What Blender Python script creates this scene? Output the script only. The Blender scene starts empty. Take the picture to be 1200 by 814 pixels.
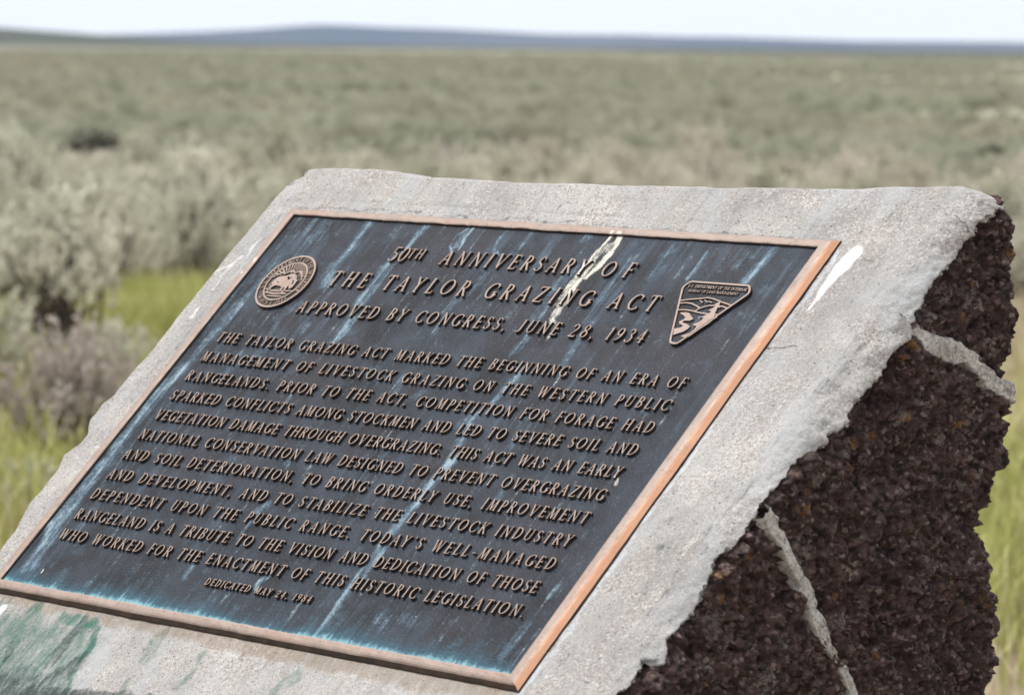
import bpy, bmesh, math, random
import numpy as np
from mathutils import Matrix, Vector
rng = np.random.default_rng(7); random.seed(7)
S = bpy.context.scene
COL = S.collection
# ------------------------------------------------------------------ camera
CAMZ = 1.47
FPX = 4605.4
pitch = math.atan((407 - 57.5) / FPX); roll = 0.010655
fw = np.array([0, math.cos(pitch), -math.sin(pitch)]); rt = np.array([1., 0, 0]); up = np.cross(rt, fw)
r2 = math.cos(roll) * rt + math.sin(roll) * up
u2 = -math.sin(roll) * rt + math.cos(roll) * up
CAM = np.array([0, 0, CAMZ])
cd = bpy.data.cameras.new('camera'); co = bpy.data.objects.new('camera', cd); COL.objects.link(co)
co.matrix_world = Matrix(((r2[0], u2[0], -fw[0], 0), (r2[1], u2[1], -fw[1], 0), (r2[2], u2[2], -fw[2], CAMZ), (0, 0, 0, 1)))
cd.sensor_fit = 'HORIZONTAL'; cd.sensor_width = 36; cd.lens = FPX / 1200 * 36
cd.clip_start = 0.1; cd.clip_end = 60000
cd.dof.use_dof = True; cd.dof.focus_distance = 4.2; cd.dof.aperture_fstop = 11; cd.dof.aperture_blades = 0
S.camera = co
S.render.resolution_x = 1024; S.render.resolution_y = 694
# ------------------------------------------------------------------ light
SUN_EL, SUN_AZ = 64, -72          # azimuth in degrees from +Y (view direction) towards +X
w = bpy.data.worlds.new('World'); S.world = w; w.use_nodes = True
nt = w.node_tree; nt.nodes.clear()
sky = nt.nodes.new('ShaderNodeTexSky'); sky.sky_type = 'NISHITA'; sky.sun_disc = False
sky.sun_elevation = math.radians(SUN_EL); sky.sun_rotation = math.radians(SUN_AZ)
sky.dust_density = 3.0; sky.altitude = 1300; sky.ozone_density = 1
tc = nt.nodes.new('ShaderNodeTexCoord'); mp = nt.nodes.new('ShaderNodeMapping'); mp.inputs['Scale'].default_value = (1, 1, 3.5)
cn = nt.nodes.new('ShaderNodeTexNoise'); cn.inputs['Scale'].default_value = 2.2; cn.inputs['Detail'].default_value = 6
cr = nt.nodes.new('ShaderNodeMapRange'); cr.inputs[1].default_value = .30; cr.inputs[2].default_value = .62; cr.inputs[3].default_value = .86; cr.inputs[4].default_value = .95
mx = nt.nodes.new('ShaderNodeMix'); mx.data_type = 'RGBA'; mx.inputs['B'].default_value = (13.0, 12.95, 12.5, 1)
bg = nt.nodes.new('ShaderNodeBackground'); bg.inputs['Strength'].default_value = 0.105
wo = nt.nodes.new('ShaderNodeOutputWorld')
nt.links.new(tc.outputs['Generated'], mp.inputs[0]); nt.links.new(mp.outputs[0], cn.inputs['Vector'])
nt.links.new(cn.outputs['Fac'], cr.inputs[0]); nt.links.new(cr.outputs[0], mx.inputs['Factor'])
nt.links.new(sky.outputs[0], mx.inputs['A']); nt.links.new(mx.outputs['Result'], bg.inputs[0]); nt.links.new(bg.outputs[0], wo.inputs[0])
sd = bpy.data.lights.new('sun', 'SUN'); sd.energy = 4.0; sd.angle = math.radians(2.5); sd.color = (1, .95, .88)
so = bpy.data.objects.new('sun', sd); COL.objects.link(so)
e, a = math.radians(SUN_EL), math.radians(SUN_AZ)
SUN = Vector((math.cos(e) * math.sin(a), math.cos(e) * math.cos(a), math.sin(e)))
so.rotation_euler = SUN.to_track_quat('Z', 'Y').to_euler(); so.location = (0, 0, 20)
S.view_settings.view_transform = 'Standard'; S.view_settings.look = 'None'; S.view_settings.exposure = 0.04
S.render.engine = 'CYCLES'
S.cycles.max_bounces = 6; S.cycles.diffuse_bounces = 3; S.cycles.glossy_bounces = 3; S.cycles.transparent_max_bounces = 4
# ------------------------------------------------------------------ plaque frame of reference (metres)
WV = np.array([0.670089, -0.742281, 0.0]); SL = np.array([0.536388, 0.484235, 0.691234])
NV = np.cross(WV, SL); BV = np.array([0.742281, 0.670089, 0.0])
OC = np.array([-0.130383, 4.22067, -0.400049 + CAMZ])            # centre of the lettering face
TILT = math.atan2(SL[2], SL @ BV); CT, ST = math.cos(TILT), math.sin(TILT)
DC = -0.0068                                                      # concrete lies this far under the lettering face
def ray(x, y): return fw + r2 * (x - 600) / FPX - u2 * (y - 407) / FPX
def un(x, y, off=0.0):
    d = ray(x, y); P = CAM + d * (((OC + NV * off - CAM) @ NV) / (d @ NV)); P = P - OC; return (P @ WV, P @ SL)
U0 = .590
def side(x, y, u0=.590):
    d = ray(x, y); P = CAM + d * (((OC + WV * u0 - CAM) @ WV) / (d @ WV)); P = P - OC; return (P @ BV, P[2])
def gnd(x, y, z=0.0):
    d = ray(x, y); P = CAM + d * ((z - CAMZ) / d[2]); return P[0], P[1]
def uvn(uv, n=0.0):
    uv = np.asarray(uv, float); return OC + uv[..., :1] * WV + uv[..., 1:2] * SL + n * NV
def uqz(u, q, z): return OC + np.multiply.outer(u, WV) + np.multiply.outer(q, BV) + np.multiply.outer(z, np.array([0, 0, 1.]))
# ------------------------------------------------------------------ noise
def _h(i, j, k, s):
    n = (i * 374761393 + j * 668265263 + k * 2147483647 + s * 1274126177) & 0xFFFFFFFF
    n = ((n ^ (n >> 13)) * 1274126177) & 0xFFFFFFFF
    n = ((n ^ (n >> 16)) * 2246822519) & 0xFFFFFFFF
    return ((n ^ (n >> 15)) & 0xFFFFFF) / float(0xFFFFFF)
def vn(P, s=0):
    I = np.floor(P).astype(np.int64); F = P - I; F = F * F * (3 - 2 * F); r = 0
    for a_ in (0, 1):
        for b_ in (0, 1):
            for c_ in (0, 1):
                wt = (F[:, 0] if a_ else 1 - F[:, 0]) * (F[:, 1] if b_ else 1 - F[:, 1]) * (F[:, 2] if c_ else 1 - F[:, 2])
                r = r + wt * _h(I[:, 0] + a_, I[:, 1] + b_, I[:, 2] + c_, s)
    return r * 2 - 1
def fbm(P, o=4, s=0, g=.5):
    r = 0; amp = 1
    for k in range(o): r = r + amp * vn(P * 2.03 ** k + k * 17.3, s + k); amp *= g
    return r
def vor(P, s=0):
    I = np.floor(P).astype(np.int64); best = np.full(len(P), 9.); cell = np.zeros(len(P))
    for a_ in (-1, 0, 1):
        for b_ in (-1, 0, 1):
            for c_ in (-1, 0, 1):
                J = I + (a_, b_, c_)
                pt = J + np.stack([_h(J[:, 0], J[:, 1], J[:, 2], s + m) for m in (1, 2, 3)], 1)
                d = ((P - pt) ** 2).sum(1); m_ = d < best
                best = np.where(m_, d, best); cell = np.where(m_, _h(J[:, 0], J[:, 1], J[:, 2], s + 9), cell)
    return np.sqrt(best), cell
def segd(P, poly, closed=False):
    """distance of points P (N,d) to polyline (K,d)"""
    A = np.asarray(poly, float); B = np.roll(A, -1, 0)
    if not closed: A, B = A[:-1], B[:-1]
    best = np.full(len(P), 1e9); par = np.zeros(len(P))
    for k, (p, q) in enumerate(zip(A, B)):
        d = q - p; L = max(d @ d, 1e-12); t = np.clip(((P - p) @ d) / L, 0, 1)
        dd = ((P - p - t[:, None] * d) ** 2).sum(1); m = dd < best
        best = np.where(m, dd, best); par = np.where(m, (k + t) / len(A), par)
    return np.sqrt(best), par
def inside(P, poly):
    A = np.asarray(poly, float); B = np.roll(A, -1, 0); c = np.zeros(len(P), bool)
    for p, q in zip(A, B):
        m = ((p[1] > P[:, 1]) != (q[1] > P[:, 1])); dy = (q[1] - p[1]) or 1e-12
        c ^= m & (P[:, 0] < (q[0] - p[0]) * (P[:, 1] - p[1]) / dy + p[0])
    return c
def sdf(P, poly):
    d, _ = segd(P, poly, True); return np.where(inside(P, poly), -d, d)
def sst(x, a_, b_):
    t = np.clip((x - a_) / (b_ - a_), 0, 1); return t * t * (3 - 2 * t)
# ------------------------------------------------------------------ objects
def mesh_of(name, V, Fc, mats=(), smooth=True, mi=None, attrs=None):
    me = bpy.data.meshes.new(name)
    V = np.asarray(V, np.float32)
    if isinstance(Fc, np.ndarray):
        k = Fc.shape[1]; n = len(Fc)
        me.vertices.add(len(V)); me.vertices.foreach_set('co', V.ravel())
        me.loops.add(n * k); me.loops.foreach_set('vertex_index', Fc.astype(np.int32).ravel())
        me.polygons.add(n); me.polygons.foreach_set('loop_start', np.arange(0, n * k, k, dtype=np.int32))
        me.polygons.foreach_set('loop_total', np.full(n, k, np.int32))
        me.update(calc_edges=True)
    else:
        me.from_pydata(V.tolist(), [], [list(f) for f in Fc]); me.update()
    for m in mats: me.materials.append(m)
    if mi is not None: me.polygons.foreach_set('material_index', np.asarray(mi, np.int32))
    me.polygons.foreach_set('use_smooth', np.full(len(me.polygons), smooth))
    for k, v in (attrs or {}).items():
        at = me.attributes.new(k, 'FLOAT', 'POINT'); at.data.foreach_set('value', np.asarray(v, np.float32))
    me.validate(); me.update()
    return me
def link(name, me, parent=None, **kw):
    o = bpy.data.objects.new(name, me); COL.objects.link(o)
    if parent is not None: o.parent = parent
    for k, v in kw.items(): o[k] = v
    return o
def local(V, root): return np.asarray(V) - np.array(root.location)
def grid_faces(nr, nc, keep=None):
    i = np.arange(nr - 1)[:, None] * nc + np.arange(nc - 1)[None, :]
    f = np.stack([i, i + 1, i + nc + 1, i + nc], -1).reshape(-1, 4)
    return f if keep is None else f[keep]
def compact(V, Fc, attrs=None):
    used = np.unique(Fc); mp_ = -np.ones(len(V), np.int64); mp_[used] = np.arange(len(used))
    return V[used], mp_[Fc], {k: v[used] for k, v in (attrs or {}).items()}
# ------------------------------------------------------------------ material helper
class M:
    def __init__(s, name):
        s.m = bpy.data.materials.new(name); s.m.use_nodes = True; s.t = s.m.node_tree; s.t.nodes.clear()
        s.out = s.n('ShaderNodeOutputMaterial'); s.b = s.n('ShaderNodeBsdfPrincipled'); s.l(s.b.outputs[0], s.out.inputs[0])
        s.geo = s.n('ShaderNodeNewGeometry')
        s.P = s.geo.outputs['Position']
    def n(s, t): return s.t.nodes.new(t)
    def l(s, a_, b_): s.t.links.new(a_, b_)
    def at(s, name): x = s.n('ShaderNodeAttribute'); x.attribute_name = name; return x.outputs['Fac']
    def noise(s, sc, det=4, rough=.55, vec=None, dist=0):
        x = s.n('ShaderNodeTexNoise'); x.inputs['Scale'].default_value = sc; x.inputs['Detail'].default_value = det
        x.inputs['Roughness'].default_value = rough; x.inputs['Distortion'].default_value = dist; s.l(vec or s.P, x.inputs['Vector']); return x.outputs['Fac']
    def vor(s, sc, out='Distance', vec=None, feat='F1'):
        x = s.n('ShaderNodeTexVoronoi'); x.feature = feat; x.inputs['Scale'].default_value = sc; s.l(vec or s.P, x.inputs['Vector']); return x.outputs[out]
    def mr(s, v, a_, b_, c=0., d=1., sm=False):
        x = s.n('ShaderNodeMapRange'); s.l(v, x.inputs[0])
        if sm: x.interpolation_type = 'SMOOTHSTEP'
        for i, q in enumerate((a_, b_, c, d)): x.inputs[i + 1].default_value = q
        return x.outputs[0]
    def ma(s, op, a_, b_=None):
        x = s.n('ShaderNodeMath'); x.operation = op
        for i, q in enumerate((a_, b_)):
            if q is None: continue
            if isinstance(q, (int, float)): x.inputs[i].default_value = q
            else: s.l(q, x.inputs[i])
        return x.outputs[0]
    def mix(s, f, a_, b_, bt='MIX'):
        x = s.n('ShaderNodeMix'); x.data_type = 'RGBA'; x.blend_type = bt
        if isinstance(f, (int, float)): x.inputs['Factor'].default_value = f
        else: s.l(f, x.inputs['Factor'])
        for k, q in (('A', a_), ('B', b_)):
            if isinstance(q, tuple): x.inputs[k].default_value = (*q, 1)
            else: s.l(q, x.inputs[k])
        return x.outputs['Result']
    def sep(s, v, ch): x = s.n('ShaderNodeSeparateXYZ'); s.l(v, x.inputs[0]); return x.outputs[ch]
    def stretch(s, scale, rot=(0, 0, 0)):
        x = s.n('ShaderNodeMapping'); x.inputs['Scale'].default_value = scale; x.inputs['Rotation'].default_value = rot
        c = s.n('ShaderNodeTexCoord'); s.l(c.outputs['Object'], x.inputs[0]); return x.outputs[0]
    def bump(s, h, st=.5, d=.002, prev=None):
        x = s.n('ShaderNodeBump'); x.inputs['Strength'].default_value = st; x.inputs['Distance'].default_value = d; s.l(h, x.inputs['Height'])
        if prev: s.l(prev, x.inputs['Normal'])
        return x.outputs[0]
    def fin(s, col, rough=.8, metal=0., bump=None, spec=None):
        for k, v in (('Base Color', col), ('Roughness', rough), ('Metallic', metal), ('Specular IOR Level', spec)):
            if v is None: continue
            if isinstance(v, tuple): s.b.inputs[k].default_value = (*v, 1)
            elif isinstance(v, (int, float)): s.b.inputs[k].default_value = v
            else: s.l(v, s.b.inputs[k])
        if bump: s.l(bump, s.b.inputs['Normal'])
        return s.m
# concrete: sandy grey, pinkish grains, pits, green and white stains
def concrete_mat():
    m = M('concrete')
    big = m.noise(6, 5); mid = m.noise(28, 4)
    c = m.mix(m.mr(big, .35, .65), (.385, .38, .382), (.27, .268, .27))
    c = m.mix(m.mr(mid, .52, .72, 0, .40), c, (.46, .43, .40))
    warm = m.noise(9, 3, .5); c = m.mix(m.mr(warm, .58, .75, 0, .45), c, (.44, .38, .335))
    c = m.mix(m.mr(m.noise(11, 6, .7, dist=.4), .48, .68, 0, .65), c, (.19, .19, .195)); c = m.mix(m.mr(m.noise(4.5, 5, .65), .50, .68, 0, .5), c, (.46, .455, .45))
    g = m.vor(420, 'Color'); gs = m.sep(g, 0)
    zone = m.ma('MAXIMUM', m.mr(m.noise(14, 3), .42, .62, .25, 1), m.at('grit'))
    c = m.mix(m.ma('MULTIPLY', m.mr(gs, .55, .95, 0, .55), zone), c, (.55, .53, .525))
    c = m.mix(m.ma('MULTIPLY', m.mr(m.sep(g, 1), .62, .9, 0, .9), zone), c, (.24, .20, .20))
    f = m.noise(520, 3, .7); c = m.mix(m.mr(f, .36, .52, .85, 0), c, (.16, .155, .16))
    pit = m.mr(m.vor(170), .14, .24, 1, 0); pz = m.mr(m.sep(m.vor(170, 'Color'), 1), .70, .74)
    c = m.mix(m.ma('MULTIPLY', m.ma('MULTIPLY', pit, pz), .75), c, (.09, .085, .09))
    cs = m.n('ShaderNodeCombineXYZ'); m.l(m.ma('MULTIPLY', m.at('fu'), 15), cs.inputs[0]); m.l(m.ma('MULTIPLY', m.at('fv'), 6), cs.inputs[1])
    c = m.mix(m.mr(m.noise(1, 6, .65, cs.outputs[0], .3), .50, .64, 0, .62), c, (.325, .340, .365))
    cw = m.n('ShaderNodeCombineXYZ'); m.l(m.ma('MULTIPLY', m.at('fu'), 60), cw.inputs[0]); m.l(m.ma('MULTIPLY', m.at('fv'), 5), cw.inputs[1])
    c = m.mix(m.mr(m.noise(1, 5, .7, cw.outputs[0], .3), .54, .74, 0, .45), c, (.17, .165, .16))
    # stains with a shape of their own; brown and dark also hold painted shade
    cb = m.n('ShaderNodeCombineXYZ'); m.l(m.ma('MULTIPLY', m.at('fu'), 95), cb.inputs[0]); m.l(m.ma('MULTIPLY', m.at('fv'), 22), cb.inputs[1])
    brk = m.ma('ADD', m.ma('MULTIPLY', m.noise(1, 5, .7, cb.outputs[0]), .5), m.ma('ADD', m.ma('MULTIPLY', m.noise(45, 6, .75), .25), m.ma('MULTIPLY', m.noise(260, 5, .8), .25)))
    def st(name, lo=.35, hi=.75, amp=1.0, k=1.9):
        v = m.ma('ADD', m.at(name), m.ma('MULTIPLY', m.ma('SUBTRACT', brk, .5), k)); return m.mr(v, lo, hi, 0, amp)
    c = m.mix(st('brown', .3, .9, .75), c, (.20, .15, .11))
    c = m.mix(st('green', .15, 1.0, .95, 3.4), c, (.030, .105, .085))
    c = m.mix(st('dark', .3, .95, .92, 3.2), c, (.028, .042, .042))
    c = m.mix(st('pale', .4, .8, .55), c, (.52, .57, .66))
    c = m.mix(st('lichen', .4, .6, .95), c, (.62, .26, .05))
    c = m.mix(st('white', .25, .70, 1, 1.1), c, (.56, .565, .58))
    c = m.mix(st('crack', .4, .6, .8, 1.2), c, (.06, .055, .055))
    h = m.ma('ADD', m.ma('MULTIPLY', f, .6), m.ma('MULTIPLY', m.noise(190, 4, .6), 1.0))
    h = m.ma('SUBTRACT', h, m.ma('MULTIPLY', m.ma('MULTIPLY', pit, pz), .9))
    b = m.bump(h, .55, .0022)
    return m.fin(c, .92, 0, b, .25)
def rock_mat():
    m = M('lava rock')
    v = m.vor(150, 'Color'); k = m.sep(v, 0)
    c = m.mix(m.mr(k, .0, 1.), (.010, .0045, .0045), (.215, .122, .122))
    c = m.mix(m.mr(m.noise(9, 5, .7), .42, .62, .0, .55), c, (.015, .009, .010)); c = m.mix(m.mr(m.noise(30, 4), .42, .62, 0, .6), c, (.075, .030, .032))
    c = m.mix(m.mr(m.noise(85, 6, .85), .52, .64, 0, .8), c, (.27, .165, .170)); c = m.mix(m.mr(m.noise(70, 5, .8), .36, .48, .92, 0), c, (.004, .003, .003))
    c = m.mix(m.ma('MULTIPLY', m.mr(m.sep(m.vor(230, 'Color'), 1), .84, .95), .8), c, (.42, .31, .29))
    sp = m.ma('MULTIPLY', m.mr(m.noise(120, 5, .75), .57, .68), m.mr(m.noise(13, 3), .53, .66))
    c = m.mix(m.ma('MULTIPLY', sp, .75), c, (.33, .28, .25))
    og = m.ma('MULTIPLY', m.mr(m.noise(90, 4, .7), .56, .64), m.mr(m.noise(14, 3, .6, dist=.6), .52, .62))
    c = m.mix(m.ma('MULTIPLY', og, .8), c, (.26, .13, .035))
    c = m.mix(m.mr(m.ma('ADD', m.at('lichen'), m.ma('MULTIPLY', m.ma('SUBTRACT', m.noise(140, 4), .5), 2.2)), .62, 1.0, 0, .85), c, (.38, .17, .04))
    c = m.mix(m.mr(m.ma('ADD', m.at('pale'), m.ma('MULTIPLY', m.ma('SUBTRACT', m.noise(170, 5, .8), .5), 4.2)), .80, 1.4, 0, .85), c, (.46, .40, .38))
    c = m.mix(m.mr(m.at('red'), .4, .6, 0, .8), c, (.13, .03, .025))
    h = m.ma('ADD', m.ma('MULTIPLY', m.noise(330, 5, .85), 1.6), m.ma('MULTIPLY', m.vor(160), 1.0))
    h = m.ma('ADD', h, m.ma('MULTIPLY', m.noise(600, 2), .4))
    return m.fin(c, m.mr(k, 0, 1, .38, .80), 0, m.bump(h, 1.0, .008), .6)
def mortar_mat():
    m = M('mortar')
    c = m.mix(m.mr(m.noise(40, 4), .35, .65), (.44, .435, .43), (.27, .265, .26))
    g = m.sep(m.vor(380, 'Color'), 0)
    c = m.mix(m.mr(g, .6, .95, 0, .6), c, (.55, .50, .47)); c = m.mix(m.mr(g, .05, .3, .6, 0), c, (.12, .11, .115))
    return m.fin(c, .95, 0, m.bump(m.noise(260, 4, .7), .8, .003), .2)
def plate_mat():
    m = M('dark patinated bronze')
    lv = m.stretch((160, 9, 10)); st = m.noise(1, 5, .6, lv); st2 = m.noise(1, 4, .6, m.stretch((55, 6, 10)))
    cl = m.noise(17, 5, .6)
    c = m.mix(m.mr(cl, .35, .7), (.007, .009, .014), (.027, .036, .055))
    c = m.mix(m.mr(m.noise(7, 3), .5, .7, 0, .6), c, (.027, .024, .032))
    free = m.ma('MULTIPLY', m.mr(st2, .52, .78), m.mr(m.noise(6, 3), .42, .68))
    c = m.mix(m.ma('MULTIPLY', free, .75), c, (.085, .13, .20))
    c = m.mix(m.mr(m.noise(38, 6, .75), .56, .8, 0, .42), c, (.08, .12, .18))
    brk = m.ma('ADD', m.ma('MULTIPLY', st, .50), m.ma('ADD', m.ma('MULTIPLY', m.noise(55, 6, .8), .45), m.ma('MULTIPLY', m.noise(330, 4, .8), .35)))
    def a_(name, lo, hi, amp, k):
        v = m.ma('ADD', m.at(name), m.ma('MULTIPLY', m.ma('SUBTRACT', brk, .65), k)); return m.mr(v, lo, hi, 0, amp)
    c = m.mix(a_('blue', .15, 1.0, .85, 3.4), c, (.10, .155, .215))
    c = m.mix(a_('blue', .62, 1.3, .75, 4.2), c, (.29, .38, .44))
    c = m.mix(a_('teal', .15, .95, .85, 1.6), c, (.030, .105, .16))
    c = m.mix(a_('teal', .70, 1.15, .75, 2.2), c, (.22, .40, .46))
    c = m.mix(a_('white', .34, .80, .95, 3.0), c, (.50, .49, .45))
    sp = m.mr(m.vor(60), .035, .05, 1, 0); sz = m.mr(m.sep(m.vor(60, 'Color'), 2), .93, .95)
    c = m.mix(m.ma('MULTIPLY', m.ma('MULTIPLY', sp, sz), .7), c, (.6, .62, .62))
    h = m.ma('ADD', m.noise(420, 3, .6), m.ma('MULTIPLY', m.vor(330), .7))
    b = m.bump(h, .42, .0012); b = m.bump(m.at('white'), .5, .0015, b)
    return m.fin(c, m.mr(m.at('blue'), 0, 1, .55, .8), 0, b, .14)
def bronze_mat():
    m = M('worn bronze')
    s = m.noise(1, 4, .6, m.stretch((9, 9, 60))); k = m.noise(45, 5, .65)
    c = m.mix(m.mr(k, .3, .7), (.205, .158, .140), (.285, .222, .198))
    c = m.mix(m.mr(m.noise(14, 3), .5, .75, 0, .7), c, (.24, .155, .12))
    c = m.mix(m.mr(m.noise(120, 5, .8), .54, .70, 0, .75), c, (.11, .08, .072))
    c = m.mix(m.mr(m.at('white'), .3, .8, 0, .6), c, (.70, .68, .64))
    return m.fin(c, m.mr(k, .3, .7, .50, .70), .32, m.bump(m.noise(300, 3), .25, .0008), .5)
def bevel_mat():
    m = M('polished copper bronze bevel')
    k = m.noise(30, 5, .65)
    c = m.mix(m.mr(k, .3, .7), (.42, .215, .13), (.48, .28, .19))
    c = m.mix(m.mr(m.noise(60, 5, .8), .52, .72, 0, .8), c, (.30, .20, .16))
    return m.fin(c, m.mr(k, .3, .7,   .48, .66), .50, m.bump(m.noise(260, 3), .3, .0008), .5)
def wall_mat():
    m = M('dark bronze side'); c = m.mix(m.mr(m.noise(80, 4), .35, .65), (.012, .010, .010), (.035, .025, .020))
    return m.fin(c, .6, .0, None, .4)
def brownwall_mat():
    m = M('shaded brown bronze edge'); c = m.mix(m.mr(m.noise(50, 4), .35, .65), (.016, .010, .008), (.045, .027, .019))
    return m.fin(c, .6, .2, None, .4)  # unlit look of the rim's down-facing edge is put into this dark brown
CONC, ROCK, MORT, PLATE, BRONZE, BEVEL, WALL, BROWN = concrete_mat(), rock_mat(), mortar_mat(), plate_mat(), bronze_mat(), bevel_mat(), wall_mat(), brownwall_mat()

# ================================================================== GROUND, HILLS
def ground_z(x, y):
    r = np.hypot(x, y); P = np.stack([x / 9, y / 9, np.zeros_like(x)], -1).reshape(-1, 3)
    z = .10 * fbm(P, 3, 5).reshape(x.shape) * sst(r, 9, 40)
    P2 = np.stack([x / 260, y / 260, np.zeros_like(x)], -1).reshape(-1, 3)
    z = z + 1.1 * fbm(P2, 3, 8).reshape(x.shape) * sst(r, 120, 1200)
    az = np.degrees(np.arctan2(x, y))
    z = z + (3.0 + 16. * sst(-az, 3.5, 9.5)) * sst(r, 1500, 3400) - 400 * sst(r, 3600, 9500)
    return z
rr = np.concatenate([[0.0], np.geomspace(.6, 19000, 225)])
fine = np.radians(np.linspace(-11, 11, 130)); coarse = np.radians(np.linspace(11, 349, 90))[1:]
th = np.concatenate([fine, coarse])
R_, T_ = np.meshgrid(rr, th, indexing='ij'); X_, Y_ = R_ * np.sin(T_), R_ * np.cos(T_)
Z_ = ground_z(X_, Y_)
V = np.stack([X_, Y_, Z_], -1).reshape(-1, 3); Fg = grid_faces(len(rr), len(th))
m = M('dry rangeland soil')
d = m.n('ShaderNodeVectorMath'); d.operation = 'LENGTH'; m.l(m.P, d.inputs[0]); dist = d.outputs['Value']
nn = m.noise(.35, 5, .6)
c = m.mix(m.mr(m.noise(1.7, 5, .6), .35, .65), (.30, .235, .18), (.20, .155, .12))
c = m.mix(m.mr(nn, .50, .68, 0, .8), c, (.26, .24, .13))
far1 = m.mr(m.noise(.05, 6, .65), .35, .65); fs = m.n('ShaderNodeMapping'); fs.inputs['Scale'].default_value = (.35, 1, 1); m.l(m.P, fs.inputs[0])
fc = m.mix(far1, (.23, .235, .175), (.31, .30, .24))
fc = m.mix(m.mr(m.noise(.012, 4, .6, fs.outputs[0]), .50, .68, 0, .7), fc, (.25, .205, .16))
fc = m.mix(m.mr(m.noise(.9, 4, .7), .50, .62, 0, .55), fc, (.14, .145, .10))
c = m.mix(m.mr(dist, 26, 70), c, fc)
c = m.mix(m.mr(dist, 800, 2000, 0, .95), c, (.045, .055, .045))
m.fin(c, .95, 0, m.bump(m.noise(14, 5, .7), .8, .03), .1)
g = link('ground', mesh_of('ground', V, Fg[:, ::-1].copy(), [m.m]), kind='structure')
# low blue hills far away: crest traced in the photograph, given a true distance and depth
def hills(name, crest, dist0, depth, base, mat, seed):
    az = []; hh = []
    for x, y in crest:
        d_ = ray(x, y); az.append(math.atan2(d_[0], d_[1])); hh.append(d_[2] / math.hypot(d_[0], d_[1]) * dist0 + CAMZ)
    A = np.linspace(az[0], az[-1], 260); H = np.interp(A, az, hh)
    t = np.linspace(-1, 1, 40); prof = (1 - np.abs(t) ** 1.7)
    rad = dist0 + t * depth
    Rg, Ag = np.meshgrid(rad, A, indexing='ij')
    Pn = np.stack([Rg * np.sin(Ag) / 900, Rg * np.cos(Ag) / 900, 0 * Rg], -1).reshape(-1, 3)
    nz = fbm(Pn, 5, seed).reshape(Rg.shape)
    Z = base + (H[None, :] - base) * prof[:, None] * (1 + .05 * nz * (1 - prof[:, None])) + 5 * nz * prof[:, None] * (1 - prof[:, None])
    V = np.stack([Rg * np.sin(Ag), Rg * np.cos(Ag), Z], -1).reshape(-1, 3)
    return link(name, mesh_of(name, V, grid_faces(40, 260)[:, ::-1].copy(), [mat]), kind='structure')
m = M('hill scrub'); c = m.mix(m.mr(m.noise(.0012, 6, .6), .35, .65), (.045, .055, .055), (.080, .080, .075)); m.fin(c, 1, 0, None, 0)
hills('hills', [(-900, 58), (-300, 48), (-20, 43), (60, 42), (110, 41), (180, 39), (240, 37), (300, 34), (345, 30.5), (375, 29), (410, 30), (450, 32), (520, 34), (580, 37), (640, 40), (700, 41), (740, 41), (800, 43), (860, 43.5), (940, 46), (1010, 48), (1100, 48.5), (1170, 49), (1230, 50), (1500, 56), (2100, 66)], 15000, 2600, -420, m.m, 3)

# ================================================================== SAGEBRUSH
def leaf_quads(base, dirv, length, width, rg):
    n = len(base); rnd = rg.normal(size=(n, 3)); sd_ = np.cross(dirv, rnd); sd_ /= np.linalg.norm(sd_, axis=1, keepdims=True) + 1e-9
    L = length[:, None]; W_ = width[:, None]
    a0 = base - sd_ * W_ * .35; a1 = base + sd_ * W_ * .35; a2 = base + dirv * L + sd_ * W_ * .5; a3 = base + dirv * L - sd_ * W_ * .5
    V = np.stack([a0, a1, a2, a3], 1).reshape(-1, 3); F = np.arange(n * 4).reshape(-1, 4); return V, F
def tubes(paths, sides=4):
    V = []; F = []
    for pts, r0, r1 in paths:
        pts = np.array(pts); n = len(pts); b0 = len(V)
        for i in range(n):
            d_ = pts[min(i + 1, n - 1)] - pts[max(i - 1, 0)]; d_ /= np.linalg.norm(d_) + 1e-9
            a_ = np.cross(d_, (0.3, .9, .2)); a_ /= np.linalg.norm(a_); b_ = np.cross(d_, a_); r = r0 + (r1 - r0) * i / (n - 1)
            for k in range(sides): an = 2 * math.pi * k / sides; V.append(pts[i] + r * (math.cos(an) * a_ + math.sin(an) * b_))
        for i in range(n - 1):
            for k in range(sides):
                k2 = (k + 1) % sides; F.append((b0 + i * sides + k, b0 + i * sides + k2, b0 + (i + 1) * sides + k2, b0 + (i + 1) * sides + k))
    return np.array(V), np.array(F)
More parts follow.
